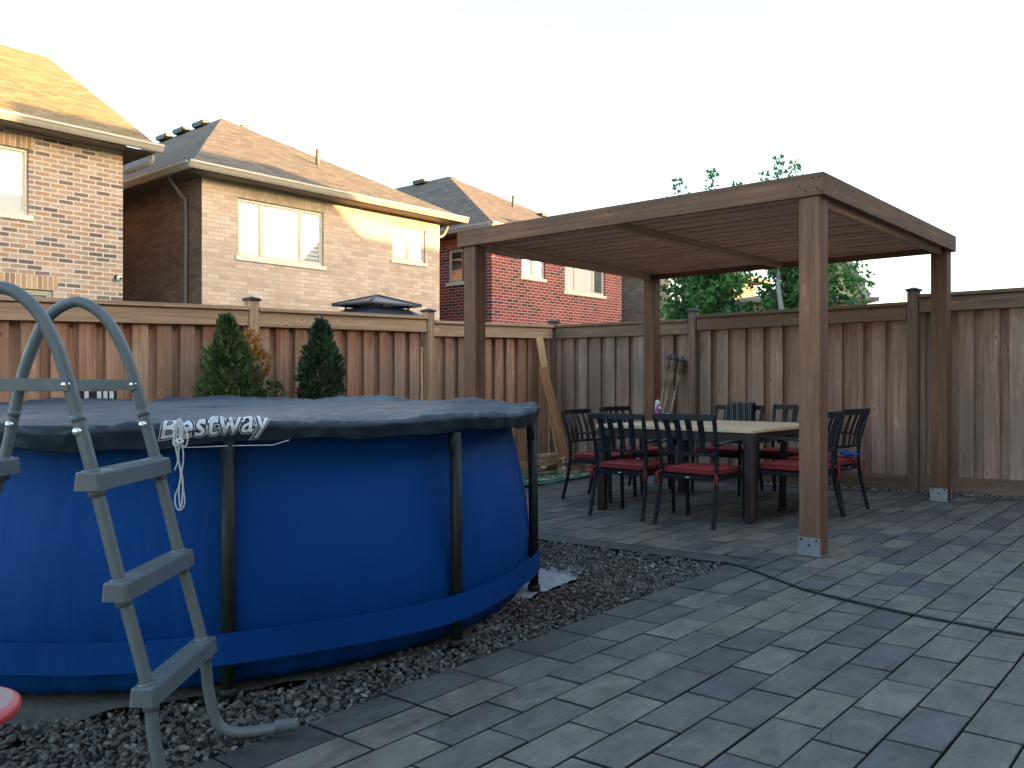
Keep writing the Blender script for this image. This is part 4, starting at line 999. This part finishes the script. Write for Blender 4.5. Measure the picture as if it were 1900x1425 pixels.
for y in (TY0 + .011, TY1 - .011): m_.box(((TX0 + TX1) / 2, y, TZ - .016), (TX1 - TX0, .022, .026), None, .004)
for x in (TX0 + .011, TX1 - .011): m_.box((x, (TY0 + TY1) / 2, TZ - .016), (.022, TY1 - TY0 - .046, .026), None, .004)
tbo(m_, 'rim', M_top)
m_ = MB()
for y in (TY0 + .035, TY1 - .035): m_.box(((TX0 + TX1) / 2, y, TZ - .072), (TX1 - TX0 - .14, .03, .085), None, .006)
for x in (TX0 + .035, TX1 - .035): m_.box((x, (TY0 + TY1) / 2, TZ - .072), (.03, TY1 - TY0 - .14, .085), None, .006)
tbo(m_, 'apron', M_brn)
for sx in (TX0 + .042, TX1 - .042):
    for sy in (TY0 + .042, TY1 - .042):
        m_ = MB(); z0 = gz(sx, sy); m_.box((sx, sy, (z0 + TZ - .03) / 2), (.078, .078, TZ - .03 - z0), None, .012); tbo(m_, 'leg', M_brn)

def make_chair(label):
    """local +x = the way the sitter faces; origin on the floor under the seat centre"""
    c = thing('dining_chair', (0, 0, 0), 0, label, 'chair', 'black slat-back chairs round the dining table')
    hb = .255
    # rear posts (leg + back in one sweep) and front legs
    for s in (-1, 1):
        m_ = MB(); pts = spline([(-.305, s * .262, 0), (-.262, s * .256, .18), (-.228, s * .250, .38), (-.226, s * .250, .56), (-.262, s * .258, .74), (-.305, s * .268, .885)], 5)
        for i in range(len(pts) - 1): m_.beam(pts[i], pts[i + 1] + (pts[i + 1] - pts[i]).normalized() * .004, .032, .026, up=(1, 0, 0), ch=.005)
        m_.build('rear_post', M_blk, c)
        m_ = MB(); m_.beam((.235, s * .262, 0), (.215, s * .262, .60), .036, .024, up=(0, 1, 0), ch=.005); m_.build('front_leg', M_blk, c)
        m_ = MB(); ap = spline([(-.235, s * .268, .655), (-.05, s * .275, .672), (.14, s * .278, .668), (.235, s * .274, .635), (.245, s * .268, .60)], 5)
        for i in range(len(ap) - 1): m_.beam(ap[i], ap[i + 1], .040, .020, ch=.004)
        m_.build('armrest', M_blk, c)
    m_ = MB(); n = 12; pr = [(-.305 - .030 * math.cos(math.pi * (k / n - .5)), -.268 + .536 * k / n, .87) for k in range(n + 1)]
    for i in range(n): m_.beam(pr[i], Vector(pr[i + 1]) + (Vector(pr[i + 1]) - Vector(pr[i])).normalized() * .002, .020, .050, ch=.003)
    m_.build('top_rail', M_blk, c)
    m_ = MB(); pr = [(-.232 - .026 * math.cos(math.pi * (k / n - .5)), -.248 + .496 * k / n, .575) for k in range(n + 1)]
    for i in range(n): m_.beam(pr[i], Vector(pr[i + 1]) + (Vector(pr[i + 1]) - Vector(pr[i])).normalized() * .002, .020, .026, ch=.003)
    m_.build('lower_rail', M_blk, c)
    for k in range(4):
        y = -.150 + .100 * k; b1_ = .026 * math.cos(math.pi * ((y + .248) / .496 - .5)); b2_ = .030 * math.cos(math.pi * ((y + .268) / .536 - .5))
        m_ = MB(); p = spline([(-.232 - b1_, y * .95, .585), (-.255 - b1_, y * .98, .72), (-.303 - b2_, y * 1.03, .858)], 3)
        for i in range(len(p) - 1): m_.beam(p[i], p[i + 1] + (p[i + 1] - p[i]).normalized() * .002, .046 + .012 * i / 6, .008, up=(1, 0, 0), ch=.002)
        m_.build('back_slat', M_blk, c)
    m_ = MB()
    for s in (-1, 1): m_.beam((-.23, s * .246, .385), (.235, s * .250, .395), .022, .038, ch=.004)
    m_.beam((-.228, -.235, .385), (-.228, .235, .385), .022, .038, ch=.004); m_.beam((.232, -.235, .395), (.232, .235, .395), .022, .038, ch=.004)
    m_.box((0, 0, .398), (.44, .47, .012), None, .003); m_.build('seat_frame', M_blk, c)
    # badge
    m_ = MB(); m_.lathe([(0, .0), (.016, .0), (.014, .003), (0, .004)], 20, (-.2395, 0, .385), M=Matrix.Rotation(R(-90), 3, 'Y') @ Matrix.Diagonal((.45, 1.25, 1)).to_3x3()); m_.build('badge', M_galv, c)
    # cushion: superellipse pillow
    vs = []; fs = []; NU, NV = 36, 10
    for j in range(NV + 1):
        ph = math.pi * (j / NV - .5)
        for k in range(NU):
            a = 2 * math.pi * k / NU; sc = lambda q, e: math.copysign(abs(q) ** e, q)
            r_ = max(0, math.cos(ph)) ** .42; vs.append((.245 * sc(math.cos(a), .32) * r_ + .005, .248 * sc(math.sin(a), .32) * r_, .437 + .031 * sc(math.sin(ph), .8) + .006 * (1 - r_) * (j > NV / 2)))
    for j in range(NV):
        for k in range(NU):
            k2 = (k + 1) % NU; fs.append((j * NU + k, j * NU + k2, (j + 1) * NU + k2, (j + 1) * NU + k))
    m_ = MB(); m_.add(vs, fs, smooth=True); cu = m_.build('cushion', M_cush, c)
    for zz in (.421, .453):
        m_ = MB(); pr = []
        for k in range(NU + 1):
            a = 2 * math.pi * k / NU; sc = lambda q, e: math.copysign(abs(q) ** e, q); r_ = 1.0
            pr.append((.249 * sc(math.cos(a), .30) + .005, .252 * sc(math.sin(a), .30), zz + .003 * math.sin(a * 5)))
        m_.tube(pr, .0042, 6, caps=False); m_.build('piping', M_pip, cu)
    for s in (-1, 1):
        m_ = MB(); m_.tube(spline([(-.235, s * .235, .43), (-.262, s * .262, .415), (-.262, s * .285, .40)], 4), .006, 6); m_.tube(spline([(-.262, s * .262, .415), (-.27, s * .25, .36), (-.258, s * .245, .31)], 4), .005, 6); m_.tube(spline([(-.262, s * .262, .415), (-.266, s * .275, .37), (-.262, s * .272, .335)], 4), .005, 6); m_.build('tie', M_cush, cu)
    return c
spots = [ # foot positions measured on the patio: x, y, heading (deg)
    (6.335, 3.44, 0, 'black chair with red cushion on the viewer side, nearest the front pergola post'),
    (6.40, 4.14, 2, 'black chair with red cushion on the viewer side, nearer the blue pool'),
    (7.10, 4.97, -84, 'black chair with red cushion at the left end of the table, nearer the pool'),
    (7.84, 5.02, -92, 'black chair at the left end of the table, nearer the fence, beside the purple toy'),
    (8.17, 4.16, 180, 'black chair on the fence side with a striped towel over its back'),
    (8.17, 3.50, 180, 'black chair on the fence side, partly hidden by the front pergola post'),
    (6.89, 2.885, 91, 'black chair with red cushion at the right end, partly hidden by the front pergola post'),
    (7.47, 2.885, 88, 'rightmost black chair, carrying a blue object on its seat')]
proto = make_chair(spots[0][3])
for i, (x, y, a, lb) in enumerate(spots):
    o = proto if i == 0 else copy_tree(proto)
    o.location = (x, y, gz(x, y)); o.rotation_euler = (0, 0, R(a)); o['label'] = lb
# the rightmost chair shows a bare seat on its near corner: no ties visible there
# striped towel
def stripe_mat():
    m = NT('striped_towel'); bc = m.attr('bc').outputs['Vector']; sx = m.n('ShaderNodeSeparateXYZ'); m.l(bc, sx.inputs[0])
    f = m.math('FRACT', m.math('MULTIPLY', sx.outputs[0], 44.0)); m.col(m.ramp(f, [(.0, (.010, .014, .028)), (.86, (.34, .34, .33))], 'CONSTANT')); m.rough(.9); return m.m
tw = MB(); cx = 8.475; cz = .905 + gz(8.45, 4.16); vs = []; fs = []; bc = []; NX, NY = 60, 22
for j in range(NY + 1):
    for k in range(NX + 1):
        y = 3.985 + .295 * k / NX; s = (j / NY - .5) * .62; wv = .004 * math.sin(k * .9 + j * .25) + .003 * math.sin(k * .35)
        if abs(s) < .025: dx = s; dz = .012 - abs(s) * .3
        else: dx = math.copysign(.022 + (.02 if s < 0 else .0) + .10 * (abs(s) - .025) * (-1 if s > 0 else 1) * .45, s); dz = -(abs(s) - .025) + .004
        vs.append((cx + dx + wv * (1 if abs(s) > .02 else 0) - (-.0), y + .01 * math.sin(j * .5) * abs(s), cz + dz)); bc.append((y - 3.985, s, 0))
for j in range(NY):
    for k in range(NX): a = j * (NX + 1) + k; fs.append((a, a + 1, a + NX + 2, a + NX + 1))
tw.add(vs, fs, bc, smooth=True); tw_o = tw.build('towel', stripe_mat()); tag(tw_o, 'dark towel with thin white stripes draped over a chair back', 'towel')
md = tw_o.modifiers.new('thick', 'SOLIDIFY'); md.thickness = .006
# blue goggles-like object on the rightmost chair
M_blue = simple('blue_plastic', (.01, .12, .42), .3, var=.1)
bx_, by_ = 7.60, 2.70; bz_ = gz(7.5, 2.8) + .47
bl = thing('swim_mask', (bx_, by_, bz_), R(15), 'blue plastic swim mask lying on the rightmost chair seat', 'swim mask')
m_ = MB(); m_.tube(spline([(-.09, -.02, .02), (-.10, .03, .035), (-.05, .055, .045), (0, .035, .04), (.05, .055, .045), (.10, .03, .035), (.09, -.02, .02), (.04, -.04, .012), (0, -.015, .02), (-.04, -.04, .012), (-.09, -.02, .02)], 5), .016, 8, caps=False); m_.build('frame', M_blue, bl)
m_ = MB(); m_.box((0, .01, .022), (.17, .05, .012), None, .004); m_.build('lens', simple('mask_lens', (.05, .2, .45), .1), bl)
m_ = MB(); m_.tube(spline([(-.10, .0, .03), (-.13, -.06, .03), (-.06, -.10, .02), (.06, -.10, .02), (.13, -.06, .03), (.10, 0, .03)], 6), .006, 8); m_.build('head_strap', M_blue, bl)
# purple and white toy over a green bag on the table
ty = thing('toy_figure', (7.25, 4.42, TZ + .002), R(-130), 'small purple and white plush toy on the far left corner of the table', 'toy')
M_pur = simple('purple_plush', (.30, .10, .32), .9, var=.2, scale=60, bump=.4); M_wh = simple('white_plush', (.72, .68, .72), .9, var=.08, scale=60, bump=.3)
m_ = MB(); m_.lathe([(0, 0), (.03, .005), (.042, .03), (.036, .07), (.024, .10), (0, .11)], 16, (0, 0, 0)); m_.tube(spline([(0, 0, .09), (.01, 0, .12), (.03, 0, .145), (.055, 0, .15)], 5), [.024 - .0008 * i for i in range(16)], 10)
for s in (-1, 1): m_.tube([(.015, s * .02, .03), (.05, s * .03, .006)], [.016, .013], 8)
m_.build('body', M_pur, ty)
m_ = MB(); m_.tube(spline([(.04, 0, .165), (.02, .0, .19), (-.005, 0, .185), (-.03, 0, .14), (-.04, 0, .09)], 5), [.008, .010, .012, .014, .016, .018, .019, .020, .021, .021, .020, .019, .018, .017, .016, .014, .012, .010, .008, .006, .004], 8); m_.tube([(.07, 0, .14), (.085, 0, .13)], [.016, .012], 10); m_.build('mane', M_wh, ty)
gb = thing('green_pouch', (7.12, 4.22, TZ + .002), R(20), 'dark green cloth pouch on the table next to the purple toy', 'pouch')
M_gr = simple('green_cloth', (.03, .09, .045), .85, var=.3, scale=40, bump=.4)
m_ = MB(); m_.lathe([(0, 0), (.075, .004), (.088, .03), (.075, .06), (.045, .078), (.02, .085), (.028, .098), (0, .10)], 20, (0, 0, 0)); m_.build('bag', M_gr, gb)
m_ = MB(); m_.tube(spline([(.024, 0, .088), (0, .024, .088), (-.024, 0, .088), (0, -.024, .088), (.024, 0, .088)], 5), .004, 6); m_.build('drawstring', M_cord, gb)

# ------------------------------------------------------------------ torches leaning on the fence
M_bam = simple('bamboo', (.42, .32, .19), .55, var=.2, scale=30, bump=.2); M_bsk = wood('bamboo_weave', [(.20, .11, .07), (.15, .085, .06), (.28, .18, .11)], knots=0)
M_can = simple('dark_canister', (.02, .04, .055), .45)
def torch(top, foot, label):
    top = Vector(top); foot = Vector(foot); root = thing('bamboo_torch', foot, 0, label, 'torch', 'bamboo torches leaning on the right fence')
    ax = (top - foot); Lh = ax.length; q = ax.to_track_quat('Z', 'Y').to_matrix()
    m_ = MB(); pts = []; rs = []
    for i in range(31):
        z = (Lh - .40) * i / 30; pts.append(q @ Vector((0, 0, z))); rs.append(.0135 + (.002 if i % 6 == 0 else 0))
    m_.tube(pts, rs, 10); m_.build('pole', M_bam, root)
    m_ = MB()
    for k in range(8):
        a = 2 * math.pi * k / 8; m_.tube([q @ Vector((.012 * math.cos(a), .012 * math.sin(a), Lh - .44)), q @ Vector((.018 * math.cos(a), .018 * math.sin(a), Lh - .30)), q @ Vector((.036 * math.cos(a), .036 * math.sin(a), Lh - .16))], .0035, 5)
    m_.build('splint_cage', M_bam, root)
    m_ = MB(); pr = []
    for j in range(13): z = Lh - .19 + .145 * j / 12; pr.append((.034 + .010 * math.sin(j / 12 * 2.2) + (.0022 if j % 2 else 0), z))
    m_.lathe([(0, pr[0][1])] + pr + [(0, pr[-1][1])], 16, (0, 0, 0), M=q, smooth=False); m_.build('basket', M_bsk, root)
    m_ = MB(); m_.lathe([(0, Lh - .052), (.047, Lh - .05), (.047, Lh - .025), (.040, Lh - .018), (.014, Lh - .012), (.014, Lh + .012), (.006, Lh + .02), (0, Lh + .02)], 16, (0, 0, 0), M=q); m_.build('oil_canister', M_can, root)
for i, (tp, ft, lb) in enumerate((((9.315, 5.49, 1.475), (9.10, 5.71, gz(9.1, 5.7)), 'bamboo torch leaning on the fence, leftmost of the three'), ((9.285, 5.405, 1.46), (9.08, 5.64, gz(9.1, 5.6)), 'bamboo torch leaning on the fence, middle one of the three'), ((9.315, 5.32, 1.44), (9.11, 5.56, gz(9.1, 5.6)), 'bamboo torch leaning on the fence, rightmost of the three, against the post'))):
    torch(tp, ft, lb)

# ------------------------------------------------------------------ tarp, offcuts, planks
M_tarp = simple('green_tarp', (.022, .155, .095), .6, var=.22, scale=9, bump=.4)
vs = []; fs = []; NX, NY = 40, 26
for j in range(NY + 1):
    for k in range(NX + 1):
        u = k / NX; v = j / NY; x = 6.6 + 2.55 * u + .05 * math.sin(v * 6); y = 6.27 + .85 * v + .04 * math.sin(u * 9) + .02 * math.sin(u * 23)
        vs.append((x, y, gz(x, y) + .006 + .010 * abs(math.sin(u * 13 + v * 5)) * abs(math.sin(v * 9 - u * 4))))
for j in range(NY):
    for k in range(NX): a = j * (NX + 1) + k; fs.append((a, a + 1, a + NX + 2, a + NX + 1))
m_ = MB(); m_.add(vs, fs, smooth=True); tag(m_.build('tarp', M_tarp), 'green tarp spread on the ground in the fence corner, littered with shavings', 'tarp')
M_shav = tone_mat('wood_shaving', .85, .2, bump=0)
P = []; 
for i in range(170):
    cl = rng.choice(((8.62, 6.45, .16), (8.05, 6.5, .12), (8.95, 6.35, .12), (7.75, 6.7, .18))); P.append((rng.gauss(cl[0], cl[2]), min(7.1, max(6.32, rng.gauss(cl[1], cl[2] * .6)))))
V = []; F = []; C = []
for (x, y) in P:
    a = rng.uniform(0, math.pi); l_, w2 = rng.uniform(.012, .05), rng.uniform(.004, .012); o = len(V); z = gz(x, y) + .020 + rng.uniform(0, .006)
    for sx, sy in ((-1, -1), (1, -1), (1, 1), (-1, 1)): V.append((x + sx * l_ * math.cos(a) - sy * w2 * math.sin(a), y + sx * l_ * math.sin(a) + sy * w2 * math.cos(a), z + .003 * sx))
    F.append((o, o + 1, o + 2, o + 3)); C += [rng.choice(((.6, .52, .40), (.5, .40, .28), (.66, .62, .54)))] * 4
tag(raw_mesh('wood_shavings', np.array(V), np.array(F), M_shav, col=np.array(C)), 'pale wood shavings strewn over the green tarp', 'shavings', kind='stuff')
M_off = wood('fresh_cut_pine', [(.50, .31, .16), (.56, .37, .20), (.36, .20, .11), (.60, .43, .26)], knots=.5)
M_off2 = wood('reddish_offcut', [(.22, .10, .07), (.27, .13, .085)], knots=.5)
M_lab = simple('paper_label', (.7, .7, .68), .8, var=.1, scale=90)
def stack(cx, cy, ang, rows, which):
    z = gz(cx, cy) + .016
    for i, (l_, w2, h_, mt, lab) in enumerate(rows):
        a = R(ang + rng.uniform(-7, 7)); M3_ = Matrix.Rotation(a, 3, 'Z'); m_ = MB(); m_.box((0, 0, h_ / 2), (l_, w2, h_), M3_, .003)
        ordn = ['bottom', 'second from the bottom', 'third from the bottom', 'fourth from the bottom', 'fifth from the bottom', 'sixth from the bottom', 'topmost']
        nm = 'topmost' if i == len(rows) - 1 else ordn[i]
        o = m_.build('board_offcut', mt); o.location = (cx + rng.uniform(-.015, .015), cy + rng.uniform(-.015, .015), z)
        tag(o, f'short cut board on the green tarp, {nm} of the {which} pile', 'offcut', 'offcut boards piled on the tarp')
        if lab:
            s_ = MB(); dv = M3_ @ Vector((-l_ / 2 - .002, 0, 0)); s_.box(dv + Vector((0, 0, h_ / 2)), (.002, w2 * .5, h_ * .75), M3_, .0003); s_.build('label', M_lab, o)
        z += h_ + .0015
stack(8.66, 6.93, 10, [(.30, .15, .034, M_off, 0), (.32, .14, .036, M_off2, 0), (.24, .14, .034, M_off2, 1), (.26, .13, .036, M_off, 0), (.28, .14, .030, M_off, 0), (.27, .14, .034, M_off, 0), (.34, .16, .036, M_off, 0)], 'left')
stack(8.80, 6.66, -6, [(.28, .14, .030, M_off, 0), (.30, .14, .032, M_off, 0), (.26, .13, .034, M_off, 1), (.30, .14, .034, M_off2, 0), (.24, .14, .034, M_off, 1), (.26, .14, .036, M_off, 0)], 'right')
stack(9.0, 6.46, 30, [(.26, .14, .034, M_off2, 0), (.26, .13, .034, M_off, 0), (.30, .14, .034, M_off2, 0)], 'small hindmost')
stack(8.05, 6.70, 18, [(.18, .09, .03, M_off2, 0)], 'single loose')
M_pl1 = wood('fresh_pine_plank', [(0.605, 0.370, 0.187), (0.638, 0.400, 0.212)], knots=1.0); M_pl2 = wood('orange_cedar_plank', [(.40, .19, .085), (.44, .21, .10)], knots=1.0)
def plank(a, b, wd, th, mt, label, up):
    a = Vector(a); b = Vector(b); m_ = MB(); m_.beam((0, 0, 0), b - a, wd, th, up=up, ch=.003); o = m_.build('wood_plank', mt); o.location = a; tag(o, label, 'plank', 'planks leaning in the fence corner')
plank((9.06, 6.98, gz(9, 7) + .012), (8.955, 7.30, 1.745), .125, .035, M_pl1, 'pale fresh pine plank leaning in the fence corner, the taller one behind', (0, 1, .2))
plank((9.08, 6.90, gz(9, 6.9) + .012), (8.93, 7.215, 1.345), .16, .035, M_pl2, 'orange brown plank leaning in front of the taller pale plank', (0, 1, .2))

# ------------------------------------------------------------------ cable, planter, red chair
M_rub = simple('black_rubber', (.008, .009, .011), .45, var=.2)
cp = [(4.975, 2.56), (4.92, 2.40), (4.837, 2.259), (4.69, 2.04), (4.563, 1.836), (4.457, 1.514), (4.383, 1.236), (4.344, .993), (4.318, .772), (4.30, .3), (4.35, -.4)]
m_ = MB(); m_.tube(spline([(x, y, gz(x, y) + .0075) for x, y in cp], 8), .0065, 10); tag(m_.build('cable', M_rub), 'black cable snaking across the grey pavers from the gravel', 'cable')
pl = thing('slatted_planter', (3.06, 7.12, gz(3.06, 7.1)), R(0), 'black and white slatted box against the fence, just showing over the pool cover', 'planter')
M_bw = simple('white_slat', (.70, .70, .66), .6, var=.1)
m_ = MB(); m_.box((0, .05, .60), (.30, .10, 1.20), None, .004); m_.build('box', M_screw, pl)
for k in range(5):
    if k == 1: continue
    m_ = MB(); m_.box((-.10 + .05 * k, -.006, .60), (.032, .012, 1.19), None, .002); m_.build('slat', M_bw, pl)
# red garden chair at the left, only the tip of its arm is in view
M_redp = simple('red_plastic', (.50, .045, .04), .38, var=.06, scale=6); M_pink = simple('faded_red_plastic', (.30, .17, .155), .6, var=.12, scale=12)
rc = thing('red_garden_chair', (.0357, 1.444, gz(.05, 1.4) + .018), R(-43), 'red plastic garden chair at the left edge, only its rounded arm tip showing', 'chair')
def arm(yy, nm='armrest'):
    m_ = MB(); vs = []; fs = []; n = 22
    outl = []
    for k in range(n + 1):
        a = -math.pi / 2 + math.pi * k / n; outl.append((.27 + .072 * math.cos(a), .092 * math.sin(a)))
    outl += [(-.30, .05), (-.30, -.05)]
    m = len(outl)
    for zz in (.0, .022): vs += [(x, yy + y, .665 + zz) for x, y in outl]
    fs = [tuple(range(m))[::-1], tuple(range(m, 2 * m))] + [(k, (k + 1) % m, m + (k + 1) % m, m + k) for k in range(m)]
    m_.add(vs, fs); o = m_.build(nm, M_pink, rc)
    r_ = MB(); r_.tube([(x, yy + y, .676) for x, y in outl] + [(outl[0][0], yy + outl[0][1], .679)], .011, 10, caps=False); r_.build('rim', M_redp, o)
arm(.27); arm(-.27)
m_ = MB(); m_.box((.02, 0, .40), (.46, .46, .03), Matrix.Rotation(R(6), 3, 'Y'), .01); m_.build('seat', M_redp, rc)
m_ = MB(); m_.box((-.27, 0, .66), (.03, .46, .56), Matrix.Rotation(R(-14), 3, 'Y'), .01); m_.build('backrest', M_redp, rc)
for sx, sy in ((.22, .24), (.22, -.24), (-.24, .24), (-.24, -.24)):
    m_ = MB(); m_.beam((sx * 1.1, sy * 1.08, 0), (sx, sy, .665), .045, .03, up=(1, 0, 0), ch=.006); m_.build('leg', M_redp, rc)
